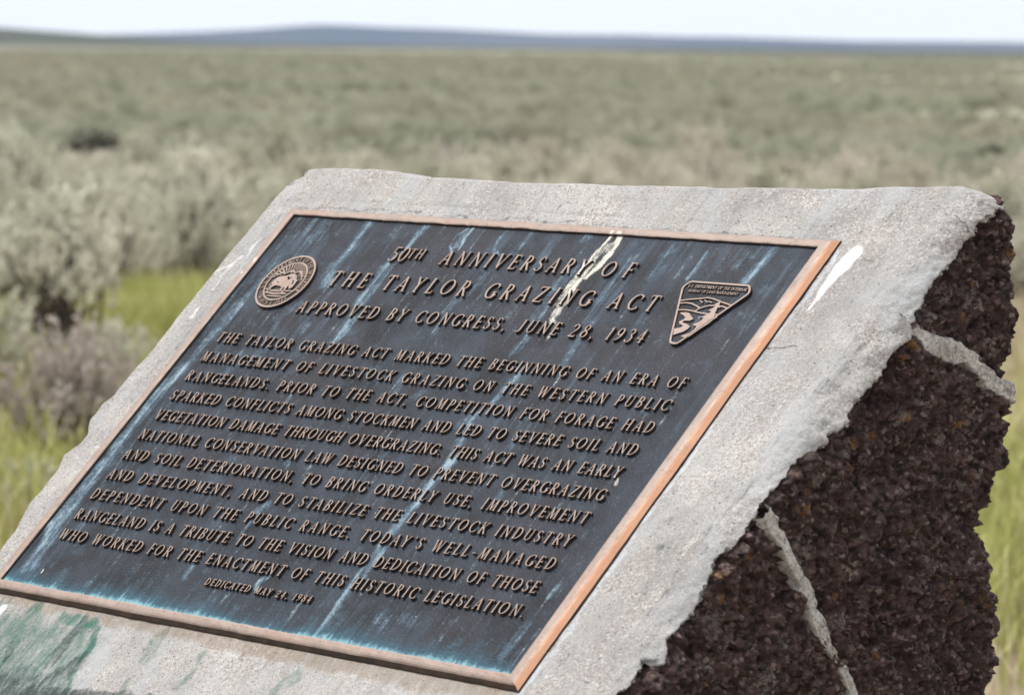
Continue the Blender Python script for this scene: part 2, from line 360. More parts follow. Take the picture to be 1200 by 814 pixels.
def make_bush(seed, rad, hgt, nclump, woody, lsize=1.0):
    rg = np.random.default_rng(seed); paths = []; LB = []; LD = []; LL = []; LW = []
    for k in range(nclump):
        ph = rg.uniform(0, 2 * np.pi); el = rg.uniform(.08, 1) ** .75 * np.pi / 2
        lump = 1 + .22 * math.sin(ph * 3 + seed) + rg.normal() * .12
        tip = np.array([math.cos(ph) * math.cos(el) * rad * lump, math.sin(ph) * math.cos(el) * rad * lump, hgt * (.30 + .70 * math.sin(el)) * (1 + rg.normal() * .09)])
        b0 = np.array([rg.normal() * .02, rg.normal() * .02, 0]); mid = np.array([tip[0] * .45, tip[1] * .45, tip[2] * .38]) + rg.normal(size=3) * .03
        paths.append(([b0, (b0 + mid) / 2 + rg.normal(size=3) * .012, mid, (mid + tip) / 2 + rg.normal(size=3) * .02, tip], .011 if k % 3 else .017, .002))
        out = tip - mid; out /= np.linalg.norm(out)
        ns = rg.integers(7, 12)
        for s_ in range(ns):               # sprigs round the branch end
            sb = mid + (tip - mid) * rg.uniform(woody, 1.0) + rg.normal(size=3) * rad * .085
            sdv = out * .55 + np.array([0, 0, .75]) + rg.normal(size=3) * .33; sdv /= np.linalg.norm(sdv)
            sl_ = rg.uniform(.07, .15) * hgt / .75
            n = 9; t = rg.uniform(.0, 1, n)[:, None]
            LB.append(sb + sdv * sl_ * t + rg.normal(size=(n, 3)) * .006)
            dv = sdv + rg.normal(size=(n, 3)) * .45; LD.append(dv / np.linalg.norm(dv, axis=1, keepdims=True))
            LL.append(rg.uniform(.022, .042, n) * lsize); LW.append(rg.uniform(.010, .018, n) * lsize)
    LB = np.concatenate(LB); LB[:, 2] = np.maximum(LB[:, 2], .02)
    return leaf_quads(LB, np.concatenate(LD), np.concatenate(LL), np.concatenate(LW), rg), tubes(paths)
def leafmat(name, cols, tr=.08):
    m = M(name); oi = m.n('ShaderNodeObjectInfo'); r = oi.outputs['Random']
    c = m.mix(m.mr(m.noise(3.2, 3), .35, .65), cols[0], cols[1]); c = m.mix(m.mr(r, .3, 1, 0, .8), c, cols[2])
    c = m.mix(m.mr(m.noise(.045, 3), .45, .62, 0, .55), c, cols[3])
    m.fin(c, .8, 0, None, .2)
    t = m.n('ShaderNodeBsdfTranslucent'); m.l(c, t.inputs[0]); ms = m.n('ShaderNodeMixShader'); ms.inputs[0].default_value = tr
    m.l(m.b.outputs[0], ms.inputs[1]); m.l(t.outputs[0], ms.inputs[2]); m.l(ms.outputs[0], m.out.inputs[0]); return m.m
SAGE = leafmat('sage leaves', [(.53, .54, .44), (.66, .65, .56), (.36, .39, .28), (.58, .50, .45)])
GREY = leafmat('grey dry twigs', [(.40, .355, .32), (.48, .43, .40), (.33, .295, .27), (.43, .385, .36)])
DARK = leafmat('dark olive leaves', [(.11, .11, .085), (.15, .145, .115), (.08, .085, .065), (.13, .11, .10)])
FARM = leafmat('distant scrub leaves', [(.40, .41, .325), (.53, .53, .445), (.26, .28, .205), (.47, .42, .345)])
m = M('sage bark'); TWIG = m.fin(m.mix(m.mr(m.noise(60, 3), .35, .65), (.06, .045, .04), (.14, .115, .10)), .9)
protos = []
for k, (rad, hgt, nc, woody, mat) in enumerate([(.46, .72, 66, .12, SAGE), (.40, .62, 52, .35, SAGE), (.55, .80, 80, .05, SAGE), (.42, .85, 58, .2, SAGE), (.50, .66, 46, .45, GREY), (.36, .55, 44, .1, SAGE), (.46, .46, 56, .1, DARK)]):
    (lv, lf), (tv, tf) = make_bush(100 + k, rad, hgt, nc, woody)
    protos.append((mesh_of('sage_foliage', lv, lf, [mat], False), mesh_of('sage_branches', tv, tf, [TWIG])))
bushes = []
def put_bush(x, y, k, sc, rot, label, group, sz=1.0):
    z = float(ground_z(np.array([[x]]), np.array([[y]]))[0, 0]) - .02
    r = bpy.data.objects.new('sagebrush', None); COL.objects.link(r); r.location = (x, y, z); r.rotation_euler = (0, 0, rot); r.scale = (sc, sc, sc * sz)
    r.empty_display_size = .1
    r['label'] = label; r['category'] = 'shrub'; r['group'] = group
    link('foliage', protos[k][0], r); link('branches', protos[k][1], r); bushes.append((x, y, sc)); return r
G0 = 'sagebrush growing around the monument'
near = [
 (70, 440, 1, 1.05, 1.05, 'large pale sagebrush with dark bare stems, left of the monument at mid height'),
 (78, 566, 4, .66, 1.05, 'small grey twiggy sagebrush low at the left, beside the chipped edge of the slab'),
 (8, 322, 0, 1.05, 1.0, 'green-grey sagebrush cut by the left border of the view'),
 (228, 318, 3, 1.1, .95, 'tall sagebrush with a dark shaded foot close to the slanted left edge of the slab'),
 (160, 300, 5, 1.25, 1.0, 'low rounded sagebrush between the stemmy bush and the slab'),
 (330, 255, 2, 1.05, 1.1, 'broad pale sagebrush rising just over the top left corner of the slab'),
 (283, 262, 0, 1.0, 1.05, 'pale sagebrush just left of the one at the top left corner of the slab'),
 (820, 262, 3, 1.15, .98, 'bright green-grey sagebrush peeking over the top edge right of its middle'),
 (640, 255, 0, 1.1, .95, 'light sagebrush over the middle of the top edge of the slab'),
 (525, 248, 4, 1.0, 1.0, 'mauve-grey dry sagebrush behind the top edge, left of its middle'),
 (1010, 262, 1, 1.1, .9, 'grey-green sagebrush behind the top edge near its right end'),
 (1190, 300, 5, 1.0, .9, 'sagebrush behind the upper dark rock at the right border of the view'),
 (-25, 480, 3, .6, 1.0, 'green-grey sagebrush cut by the left border below the stemmy bush'),
 (12, 400, 0, .75, .95, 'twiggy sagebrush half hidden behind the large stemmy bush at left'),
 (118, 212, 6, 1.3, .8, 'broad low dark shrub among the pale ones at upper left'),
 (148, 216, 6, 1.1, .75, 'smaller dark shrub touching the right side of the broad dark one'),
 (18, 202, 6, .8, .8, 'small dark shrub near the left border below the open plain'),
 (1162, 212, 6, .75, 1.0, 'small dark round shrub above the top right boulder'),
 (888, 212, 6, .7, .8, 'small dark shrub above the copper corner of the rim'),
 (236, 322, 6, .8, .9, 'dark shaded shrub tucked against the left edge of the slab'),
 (128, 470, 5, .55, 1.0, 'little grey sagebrush between the two near bushes on the left'),
 (205, 338, 2, .62, .9, 'low pale sagebrush whose dark foot meets the green grass beside the slab'),
 (150, 352, 5, .8, .9, 'rounded sagebrush at the upper edge of the yellow-green grass patch'),
 (118, 372, 3, .85, .9, 'upright sagebrush standing behind the right side of the stemmy bush'),
 (30, 610, 5, .42, .8, 'tiny sagebrush tuft beside the lower left edge of the slab'),
 (120, 225, 1, 1.1, .7, 'flat dark-footed sagebrush in the gap of the pale band at upper left'),
]
for (px, py, k, sc, sz, lab) in near:
    x, y = gnd(px, py); put_bush(x, y, k, sc * (.78 if py < 325 and px > 100 and k != 6 else 1), rng.uniform(0, 6.28), lab, G0, sz)
# the pale band 22 to 52 m away, then scattered to both sides outside it
pts = []
def zone(n, r0, r1, amax, mind, patch=None, tries=60000):
    out = []
    for _ in range(tries):
        if len(out) >= n: break
        r = math.sqrt(rng.uniform(r0 * r0, r1 * r1)); a_ = math.radians(rng.uniform(-amax, amax)); x, y = r * math.sin(a_), r * math.cos(a_)
        if patch and not patch(x, y): continue
        if any((x - q[0]) ** 2 + (y - q[1]) ** 2 < (mind * (.8 + .4 * (q[2]))) ** 2 for q in pts): continue
        pts.append((x, y, rng.uniform(0, 1))); out.append((x, y))
    return out
for b in bushes: pts.append((b[0], b[1], .5))
band = zone(215, 21.5, 37, 9.6, .70)
lowl = zone(40, 12, 60, 26, .9, lambda x, y: abs(math.degrees(math.atan2(x, y))) > 10.5)
band.sort(key=lambda p: math.hypot(*p))
marks = [(-99, 'at the left border'), (75, 'left of the slab'), (190, 'past the slanted slab edge'), (300, 'past the top left corner'), (400, 'above the word TAYLOR'), (520, 'above the word GRAZING'), (640, 'above the word ACT'), (760, 'above the triangular badge'), (870, 'above the rim corner'), (970, 'above the white splash'), (1060, 'above the top right boulder')]
tones = ['pale grey-green', 'twiggy grey-green', 'broad silvery', 'upright pale', 'dry mauve-grey', 'small rounded']
plan = []
for (x, y) in band:
    r = math.hypot(x, y); px = 600 + FPX * x / y; row = 'front' if r < 28.5 else ('second' if r < 33 else 'rear')
    mk = [t for lim, t in marks if px >= lim or lim == -99][-1]
    k = int(rng.choice([0, 2, 3, 5, 1, 4], p=[.28, .22, .18, .16, .12, .04])); plan.append([x, y, k, px, row, mk])
same = {}
for p in plan: same.setdefault((p[2], p[4], p[5]), []).append(p)
ORD = {1: [''], 2: ['left one of two, ', 'right one of two, '], 3: ['leftmost of three, ', 'middle one of three, ', 'rightmost of three, ']}
for (k, row, mk), L_ in same.items():
    L_.sort(key=lambda p: p[3]); n_ = len(L_)
    for i, p in enumerate(L_):
        o_ = ORD[n_][i] if n_ in ORD else ('leftmost, ' if i == 0 else ('rightmost, ' if i == n_ - 1 else ['second', 'third', 'fourth', 'fifth', 'sixth', 'seventh', 'eighth', 'ninth', 'tenth', 'eleventh', 'twelfth'][min(i - 1, 10)] + ' from left, '))
        put_bush(p[0], p[1], k, rng.uniform(.50, .82), rng.uniform(0, 6.28), tones[k] + ' sagebrush, ' + o_ + row + ' row, ' + mk, 'blurred sagebrush band behind the monument', rng.uniform(.85, 1.1))
# everything farther off: one uncountable cover of scrub, instanced
def cover(name, P, kinds, scales, srcs, label):
    me = bpy.data.meshes.new(name); me.from_pydata(P.tolist(), [], [])
    a1 = me.attributes.new('kind_id', 'INT', 'POINT'); a1.data.foreach_set('value', kinds.astype(np.int32))
    a2 = me.attributes.new('size', 'FLOAT_VECTOR', 'POINT'); a2.data.foreach_set('vector', scales.astype(np.float32).ravel())
    a3 = me.attributes.new('turn', 'FLOAT_VECTOR', 'POINT'); tr = np.zeros_like(P); tr[:, 2] = rng.uniform(0, 6.28, len(P)); a3.data.foreach_set('vector', tr.astype(np.float32).ravel())
    o = link(name, me, kind='stuff', label=label, category='scrub')
    ng = bpy.data.node_groups.new(name, 'GeometryNodeTree'); ng.interface.new_socket('Geometry', in_out='INPUT', socket_type='NodeSocketGeometry'); ng.interface.new_socket('Geometry', in_out='OUTPUT', socket_type='NodeSocketGeometry')
    gi, go = ng.nodes.new('NodeGroupInput'), ng.nodes.new('NodeGroupOutput'); jn = ng.nodes.new('GeometryNodeJoinGeometry')
    def attr(nm, ty): x = ng.nodes.new('GeometryNodeInputNamedAttribute'); x.data_type = ty; x.inputs[0].default_value = nm; return x.outputs[0]
    for k, src in enumerate(srcs):
        oi = ng.nodes.new('GeometryNodeObjectInfo'); oi.inputs[0].default_value = src; oi.inputs['As Instance'].default_value = True
        ip = ng.nodes.new('GeometryNodeInstanceOnPoints'); cp = ng.nodes.new('FunctionNodeCompare'); cp.data_type = 'INT'; cp.operation = 'EQUAL'
        ng.links.new(attr('kind_id', 'INT'), cp.inputs[2]); cp.inputs[3].default_value = k
        ng.links.new(gi.outputs[0], ip.inputs['Points']); ng.links.new(cp.outputs[0], ip.inputs['Selection']); ng.links.new(oi.outputs['Geometry'], ip.inputs['Instance'])
        ng.links.new(attr('turn', 'FLOAT_VECTOR'), ip.inputs['Rotation']); ng.links.new(attr('size', 'FLOAT_VECTOR'), ip.inputs['Scale']); ng.links.new(ip.outputs[0], jn.inputs[0])
    ng.links.new(jn.outputs[0], go.inputs[0]); md = o.modifiers.new('cover', 'NODES'); md.node_group = ng; return o
def scatter(n, r0, r1, amax):
    r = np.sqrt(rng.uniform(r0 * r0, r1 * r1, n)); a_ = np.radians(rng.uniform(-amax, amax, n)); return r * np.sin(a_), r * np.cos(a_)
def far_src(mi_):
    # the far scrub uses its own, duller leaf mesh; hidden nowhere: it stands among the cover as real shrubs
    k = mi_; (lv, lf), _ = make_bush(300 + k, .5, .5, 40, .05, 1.25); me = mesh_of('scrub_foliage', lv, lf, [FARM], False)
    x, y = gnd(150 + 350 * k, 150 - 5 * k); o = link('scrub_bush', me, label=['dull olive scrub bush far out on the plain, left part of the view', 'dull olive scrub bush far out on the plain, middle of the view', 'dull olive scrub bush far out on the plain, right part of the view'][k], category='shrub'); o.location = (x, y, float(ground_z(np.array([[x]]), np.array([[y]]))[0, 0])); return o
srcs = [far_src(k) for k in range(3)]
xs, ys = [], []
wr, wa = np.sqrt(rng.uniform(14 ** 2, 260 ** 2, 9000)), np.radians(rng.uniform(10.2, 60, 9000) * rng.choice([-1, 1], 9000)); wr[:1500] = rng.uniform(13, 60, 1500)
for n, a0, a1 in ((3000, 36, 70), (5500, 70, 150), (10000, 150, 400), (8000, 400, 900)):
    x, y = scatter(n, a0, a1, 10); xs.append(x); ys.append(y)
xs, ys = np.concatenate(xs), np.concatenate(ys)
sx, sy = np.concatenate([[p[0] for p in lowl], wr * np.sin(wa)]), np.concatenate([[p[1] for p in lowl], wr * np.cos(wa)])
P = np.stack([xs / 22, ys / 40, 0 * xs], 1); keep = fbm(P, 3, 21) > -.22 + rng.uniform(-.28, .28, len(xs)); xs, ys = xs[keep], ys[keep]
rD = np.hypot(xs, ys); sc = rng.uniform(.35, .80, len(xs)) * (1 + .6 * sst(rD, 200, 700)); sz = sc * rng.uniform(.6, .95, len(xs))
xs, ys = np.concatenate([xs, sx]), np.concatenate([ys, sy]); sc = np.concatenate([sc, np.full(len(sx), 1.1)]); sz = np.concatenate([sz, np.full(len(sx), 1.3)])
P = np.stack([xs, ys, ground_z(xs, ys)], 1)
cover('distant_scrub', P, rng.integers(0, 3, len(P)), np.stack([sc, sc, sz], 1), srcs, 'grey-olive scrub covering the plain as far as the horizon')
# ---- grass: tufts of blades on the near ground
def grass(n, fn, hmin, hmax, width, rg):
    xs, ys = fn(n); z = ground_z(xs, ys)
    nb = 14; N = len(xs) * nb
    bx = np.repeat(xs, nb) + rg.normal(size=N) * .05; by = np.repeat(ys, nb) + rg.normal(size=N) * .05; bz = np.repeat(z, nb) - .005
    hh = rg.uniform(hmin, hmax, N); ln = rg.normal(size=(N, 2)) * .28; an = rg.uniform(0, np.pi, N); wd = width * rg.uniform(.7, 1.3, N)
    B = np.stack([bx, by, bz], 1); Wd = np.stack([np.cos(an) * wd, np.sin(an) * wd, 0 * an], 1)
    mid = B + np.stack([ln[:, 0] * hh * .35, ln[:, 1] * hh * .35, hh * .6], 1); tip = B + np.stack([ln[:, 0] * hh, ln[:, 1] * hh, hh], 1)
    V = np.stack([B - Wd, B + Wd, mid + Wd * .7, mid - Wd * .7, tip], 1).reshape(-1, 3); i = np.arange(N)[:, None] * 5
    F3 = np.concatenate([i + [0, 1, 2], i + [0, 2, 3], i + [3, 2, 4]]); return V, F3
def gfn(spots):
    def f(n):
        xs = []; ys = []
        for px, py, sx, sy, k in spots:
            x, y = gnd(px, py); m_ = int(n * k); xs.append(x + rng.normal(size=m_) * sx); ys.append(y + rng.normal(size=m_) * sy)
        return np.concatenate(xs), np.concatenate(ys)
    return f
m = M('fresh grass'); c = m.mix(m.mr(m.noise(1.3, 3), .35, .65), (.30, .34, .07), (.46, .45, .19)); c = m.mix(m.mr(m.noise(9, 3), .5, .7, 0, .8), c, (.50, .44, .27)); GR = m.fin(c, .7, 0, None, .3)
m = M('straw grass'); c = m.mix(m.mr(m.noise(2, 3), .35, .65), (.56, .49, .36), (.40, .38, .20)); STRAW = m.fin(c, .8, 0, None, .3)
V, F = grass(2200, gfn([(165, 405, .36, 1.0, .50), (15, 600, .3, .7, .05), (20, 470, .5, 1.5, .03), (150, 480, .5, 1.2, .02), (1190, 600, .5, 1.5, .12), (1195, 720, .3, .7, .07), (270, 345, .5, 2., .1)]), .10, .30, .0042, rng)
link('green_grass', mesh_of('green_grass', V, F, [GR], False), kind='stuff', label='fresh yellow-green grass growing between the sagebrush near the slab', category='grass')
def all_fn(n):
    a1, b1 = scatter(n - n // 3, 7.5, 34, 13); a2, b2 = scatter(n // 3, 5, 34, 45); return np.concatenate([a1, a2]), np.concatenate([b1, b2])
V, F = grass(5400, all_fn, .07, .24, .004, rng)
link('dry_grass', mesh_of('dry_grass', V, F, [STRAW], False), kind='stuff', label='thin straw-coloured grass over the bare soil', category='grass')

# ================================================================== MONUMENT
mon = bpy.data.objects.new('stone_monument', None); COL.objects.link(mon)
mon.location = tuple(np.array([OC[0], OC[1], 0]) + BV * .05); mon['label'] = 'monument of dark lava rock under a slanted grey concrete slab that carries the plaque'; mon['category'] = 'monument'
URT, RR = .602, .052                 # right end of the slab, radius of its rounded edge
crest = [un(*p, DC) for p in [(345, 197.5), (370, 197), (405, 197), (440, 199), (462, 202), (480, 206), (540, 210), (600, 213), (700, 216), (800, 219), (900, 220.5), (1000, 220), (1060, 218.5), (1100, 218.5), (1130, 221), (1143, 224), (1155, 227), (1174, 229), (1190, 231)]]
vt_u = [p[0] for p in crest]; vt_v = [p[1] for p in crest]
ledge = [un(*p, DC) for p in [(-60, 770), (-30, 705), (0, 640), (14, 622), (30, 592), (46, 572), (66, 546), (72, 532), (92, 518), (100, 508), (104, 490), (116, 474), (131, 462), (170, 414), (215, 360), (258, 306), (300, 254), (322, 227), (336, 212), (347, 203), (356, 199.5)]]
ul_v = [p[1] for p in ledge] + [.6]; ul_u = [p[0] for p in ledge] + [ledge[-1][0]]
off0 = np.array([DC * ST, DC * -1 * 0])  # (kept simple: the slope line passes DC below the face)
def slope_pt(v): return np.array([v * CT, v * ST]) + DC * np.array([-ST, CT])
bound = [(1173.5, 226), (1179, 240), (1176, 249), (1168, 246), (1163, 253), (1156, 259), (1150, 263), (1140, 278), (1132, 291), (1123, 296), (1114, 309), (1108, 319), (1092, 340), (1084, 362), (1073, 373), (1071, 390), (1063, 403), (1051, 419), (1035, 440), (1016, 459), (1000, 473), (992, 500), (978, 508), (973, 522), (951, 532), (935, 546), (924, 562), (911, 578), (900, 589), (887, 608), (867, 633), (837, 662), (825, 700), (808, 729), (783, 754), (779, 779), (755, 775), (746, 800), (725, 814), (670, 870), (560, 1000)]
bq = np.array([side(*p) for p in bound])
poly_conc = np.vstack([bq, [(-1.2, bq[-1][1] - .1), (-1.2, 1.), (bq[0][0] + .004, 1.)]])
def build_cap():
    vs = np.concatenate([np.linspace(-.47, .36, 400), np.linspace(.364, .38, 6)])
    ncol_f = 300; ncl = 10; ncr = 46; ncs = 60
    rows = []
    top_n = 26; back_n = 24
    # face rows as (v), upper rows as (dq,dz) from the crest
    cr_r = .009
    up_rows = [(a_, cr_r) for a_ in np.linspace(0, TILT, 7)[1:]]
    V = []; U = []; Q = []; ZZ = []; SIDE = []
    s_f = np.linspace(0, 1, ncol_f)
    nrow = len(vs) + len(up_rows) + top_n + back_n
    usamp = None
    for ri in range(nrow):
        # columns: left side (down the left wall) | left rounding | face | right rounding | right side
        if ri < len(vs): vkey = vs[ri]
        else: vkey = .6
        uL = np.interp(vkey, ul_v, ul_u)
        uf = uL + .008 + (URT - RR - uL - .008) * s_f
        al = np.linspace(0, np.pi / 2, ncl)[1:]; ar = np.linspace(0, np.pi / 2, ncr)[1:]
        uu = np.concatenate([np.full(6, uL), (uL + .008 - .008 * np.sin(al))[::-1], uf, URT - RR + RR * np.sin(ar), np.full(ncs, URT)])
        dd = np.concatenate([np.linspace(.14, .02, 6), (.008 * (1 - np.cos(al)))[::-1], 0 * uf, RR * (1 - np.cos(ar)), RR + np.linspace(0, .17, ncs + 1)[1:]])
        vt = np.interp(uu, vt_u, vt_v)
        if ri < len(vs):
            v = vs[ri] / .38 * (vt - .004) if vs[ri] > .3 else np.full_like(uu, vs[ri])
            if vs[ri] > .3: kk = (vs[ri] - .3) / .08; v = .3 + kk * (vt - .004 - .3)
            q = v * CT - DC * ST; z = v * ST + DC * CT; nq, nz = ST, -CT       # inward direction = -normal: (+ST, -CT)
            nq = np.full_like(uu, ST); nz = np.full_like(uu, -CT)
        else:
            vc = vt - .004; cq = vc * CT - DC * ST + cr_r * ST; cz = vc * ST + DC * CT - cr_r * CT
            j = ri - len(vs)
            if j < len(up_rows):
                an = up_rows[j][0]; dq, dz = -math.sin(TILT - an), math.cos(TILT - an)
                q = cq + dq * cr_r; z = cz + dz * cr_r; nq = np.full_like(uu, -dq); nz = np.full_like(uu, -dz)
                f_ = (j + 1) / len(up_rows); tq = .40; 
            elif j < len(up_rows) + top_n:
                k = (j - len(up_rows) + 1) / top_n; q0 = cq; q1 = .322 + .003 * np.sin(uu * 31)
                q = q0 + (q1 - q0) * k; z = cz + cr_r - .004 * k; z = z - .02 * sst(np.array([k]), .82, 1.0)[0] ** 2
                nq = np.zeros_like(uu); nz = np.full_like(uu, -1.)
            else:
                k = (j - len(up_rows) - top_n + 1) / back_n; q = .327 + .008 * k + 0 * uu; z = cz + cr_r - .026 - .26 * k
                nq = np.full_like(uu, -.3); nz = np.full_like(uu, 0.)
            # rows above the crest: the side fans towards one point inside
        qs, zs = q + nq * dd, z + nz * dd
        if ri < len(vs) and vs[ri] > .30:
            wb = float(sst(np.array([vs[ri]]), .30, .38)[0]) * (uu > 0); kd = np.clip(dd / .20, 0, 1); qs = qs * (1 - wb) + (q + (.315 - q) * kd) * wb; zs = zs * (1 - wb) + (z + (.150 - z) * kd) * wb
        if ri >= len(vs):
            iq, iz = .315, .150
            if ri >= len(vs) + len(up_rows) + top_n: iq, iz = .318, (cz + cr_r - .026 - .26 * ((ri - len(vs) - len(up_rows) - top_n + 1) / back_n)).mean()
            kd = np.clip((dd - 0) / .20, 0, 1); qs = q + (iq - q) * kd; zs = z + (iz - z) * kd
        V.append(np.stack([uu, qs, zs], 1)); SIDE.append(dd)
    G = np.stack(V); nr, nc, _ = G.shape; SD = np.stack(SIDE)
    P = uqz(G[..., 0].ravel(), G[..., 1].ravel(), G[..., 2].ravel())
    # normals for displacement
    Pg = P.reshape(nr, nc, 3); du = np.gradient(Pg, axis=1); dv = np.gradient(Pg, axis=0); N = np.cross(du, dv).reshape(-1, 3)
    N /= np.linalg.norm(N, axis=1, keepdims=True) + 1e-12
    face = (SD < .004).ravel() & (np.repeat(np.arange(nr), nc) < len(vs))
    u_, q_, z_ = G[..., 0].ravel(), G[..., 1].ravel(), G[..., 2].ravel()
    vv = q_ * CT + z_ * ST
    amp = fbm(P * 16, 4, 31) * .0026 + fbm(P * 75, 3, 41) * .0009
    edge = sst(-u_, .47, .53) + 1.0 * sst(u_, .545, .585) + .3 * sst(vv, .33, .39)
    amp = amp * (.35 + .45 * np.clip(edge, 0, 1.6)) + sst(u_, .535, .58) * (fbm(P * 60, 4, 42) * .0022 + fbm(P * 170, 2, 43) * .0009)
    quiet = (np.abs(u_) < .47) & (np.abs(vv) < .325) & face
    amp = np.where(quiet, np.minimum(amp, 0) - .0005, amp)
    # jagged ends of the render over the lava rock
    inr = (SD.ravel() > RR * .25) & (u_ > 0)
    J = np.stack([q_, z_, 0 * q_], 1)
    jit = np.stack([fbm(J * 50, 3, 51), fbm(J * 50, 3, 61)], 1) * .0048 + np.stack([fbm(J * 170, 3, 52), fbm(J * 170, 3, 62)], 1) * .0040
    sdv = sdf(np.stack([q_, z_], 1) + jit, poly_conc)
    # the break line between render and stone, traced in the photograph and thrown onto the shoulder
    D3 = P - CAM; zc = D3 @ fw; px = np.stack([600 + FPX * (D3 @ r2) / zc, 407 - FPX * (D3 @ u2) / zc], 1) / 1090.
    poly_px = np.array(bound + [(560, 1200), (-200, 1200), (-200, 100), (1173.5, 100)]) / 1090.
    front = (np.repeat(np.arange(nr), nc) < len(vs) + len(up_rows) + top_n - 2) & (u_ > .48)
    J3 = np.stack([u_ * .5 + q_, z_ + .5 * u_, 0 * u_ + 3], 1)
    jit3 = np.stack([fbm(J3 * 50, 3, 53), fbm(J3 * 50, 3, 55)], 1) * .0030 + np.stack([fbm(J3 * 190, 3, 54), fbm(J3 * 190, 3, 56)], 1) * .0030
    sfv = sdf(px + jit3, poly_px); sdv = np.where(front, sfv, np.where(u_ > .4, 1., sdv)); inr = front | (inr & (u_ > .4) & ~front & (SD.ravel() > RR * .25))
    P = P + N * amp[:, None]
    sink = np.where(inr, sst(sdv, -.0028, .0022), 0)
    P = P - WV * (sink * .012)[:, None]
    sf = sdv.reshape(nr, nc); inf = inr.reshape(nr, nc)
    fs = sf[:-1, :-1]; keep = ~((fs > .0045) & inf[:-1, :-1]); keep &= ~((np.arange(nr - 1)[:, None] >= len(vs) + len(up_rows) + top_n - 3) & (G[:-1, :-1, 0] > .545))
    # stains, with some shade painted as brown and dark bands ---------------------------------------------------------------
    A = {k: np.zeros(len(P)) for k in ('green', 'white', 'dark', 'brown', 'pale', 'lichen', 'grit', 'crack')}
    A['fu'] = u_.copy(); A['fv'] = vv.copy()
    uv0 = np.stack([u_, vv], 1); uv = uv0 + np.stack([fbm(P * 45, 4, 77), fbm(P * 45, 4, 78)], 1) * .0055
    def blot(ch, pix, r, s=1.0, soft=.5):
        pl = np.array([un(*p, DC) for p in pix]); d_, _ = segd(uv, pl) if len(pl) > 1 else (np.linalg.norm(uv - pl[0], axis=1), 0)
        A[ch] = np.maximum(A[ch], np.where(face | (SD.ravel() < RR * 1.6), s * (1 - sst(d_, r * soft, r * (2 - soft))), 0))
    def area(ch, pix, s=1.0, soft=.012):
        pl = np.array([un(*p, DC) for p in pix]); d_ = sdf(uv, pl); A[ch] = np.maximum(A[ch], np.where(face, s * (1 - sst(d_, -soft, soft)), 0))
    # bird splash: tapered drop
    pl = np.array([un(*p, DC) for p in [(1001, 297), (988, 311), (975, 325), (962, 343), (948, 362)]]); d_, pr = segd(uv0, pl)
    rad = np.interp(pr, [0, .25, .5, .75, 1], [.0105, .0115, .0075, .0045, .0012]); A['white'] = np.maximum(A['white'], 1 - sst(d_ - rad, -.0015, .0015))
    for pix, r in (([(458, 233), (452, 240)], .003), ([(304, 280), (292, 296)], .003), ([(285, 298), (262, 322), (250, 338)], .0035), ([(232, 362), (224, 372)], .005), ([(270, 310), (247, 322)], .002), ([(110, 523), (120, 530)], .003), ([(640, 792), (655, 800)], .001)):
        blot('white', pix, r * .85, .52)
    area('green', [(-40, 700), (60, 722), (118, 735), (113, 755), (90, 790), (78, 830), (-40, 830)], .60, .022)
    area('green', [(-40, 700), (10, 706), (-10, 760), (-40, 790)], .7)
    blot('green', [(116, 735), (108, 750), (96, 770), (84, 790), (78, 814)], .005, .95); blot('green', [(70, 722), (100, 730), (112, 735)], .007, .8)
    blot('green', [(240, 762), (228, 782), (205, 805)], .005, .55); blot('green', [(150, 800), (143, 812)], .006, .6); blot('green', [(350, 792), (330, 805), (318, 814)], .010, .45); blot('green', [(185, 745), (170, 770)], .014, .38)
    blot('green', [(40, 715), (20, 750), (0, 775)], .016, .75)
    blot('dark', [(98, 728), (88, 742), (74, 757), (62, 772)], .010, .72); blot('dark', [(90, 775), (60, 795), (20, 800), (-20, 800)], .014, .72)
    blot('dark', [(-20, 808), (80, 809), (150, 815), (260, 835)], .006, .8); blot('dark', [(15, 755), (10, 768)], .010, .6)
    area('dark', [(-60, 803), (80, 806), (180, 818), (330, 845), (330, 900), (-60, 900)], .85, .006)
    blot('white', [(4, 712), (-4, 722)], .006, .7)
    blot('brown', [(0, 690), (100, 712), (200, 734), (300, 755), (400, 776), (500, 795), (590, 813)], .016, .72)  # brown stain with the rim's soft shadow painted into it
    blot('dark', [(340, 240), (300, 292), (250, 352), (180, 440), (100, 545), (20, 648)], .0022, .45); blot('dark', [(345, 243), (500, 251), (650, 260), (800, 270), (975, 282)], .0022, .5); blot('dark', [(984, 290), (900, 404), (830, 498), (760, 594), (690, 690), (606, 810)], .0024, .55)
    blot('pale', [(985, 296), (900, 400), (830, 500), (760, 600), (690, 700), (612, 812)], .0055, .65)
    area('grit', [(960, 222), (1180, 226), (1150, 290), (1080, 360), (1040, 330), (960, 300)], .9, .03)
    for k in range(16):
        t = rng.uniform(); x = 1010 - 360 * t + rng.uniform(0, 90); y = 350 + 430 * t + rng.uniform(-30, 30); blot('pale', [(x, y), (x - 16, y + 22)], .008, .4)
    blot('crack', [(872, 402), (905, 405), (930, 407)], .0016, .7); blot('crack', [(1100, 240), (1118, 252), (1128, 262)], .0012, .6); blot('crack', [(1010, 300), (1030, 310), (1040, 312)], .0012, .5); blot('crack', [(352, 208), (342, 214)], .002, .7)
    blot('lichen', [(1144, 265), (1147, 264)], .0045, .8); blot('brown', [(525, 232), (518, 240)], .010, .42); blot('brown', [(722, 228), (735, 229)], .009, .42); blot('brown', [(460, 222), (452, 224)], .010, .4)
    blot('dark', [(652, 243), (648, 247)], .0022, .75); blot('dark', [(1082, 372), (1070, 376)], .005, .7)
    blot('dark', [(784, 611), (788, 606)], .005, .45); blot('dark', [(770, 638), (773, 641)], .004, .45)
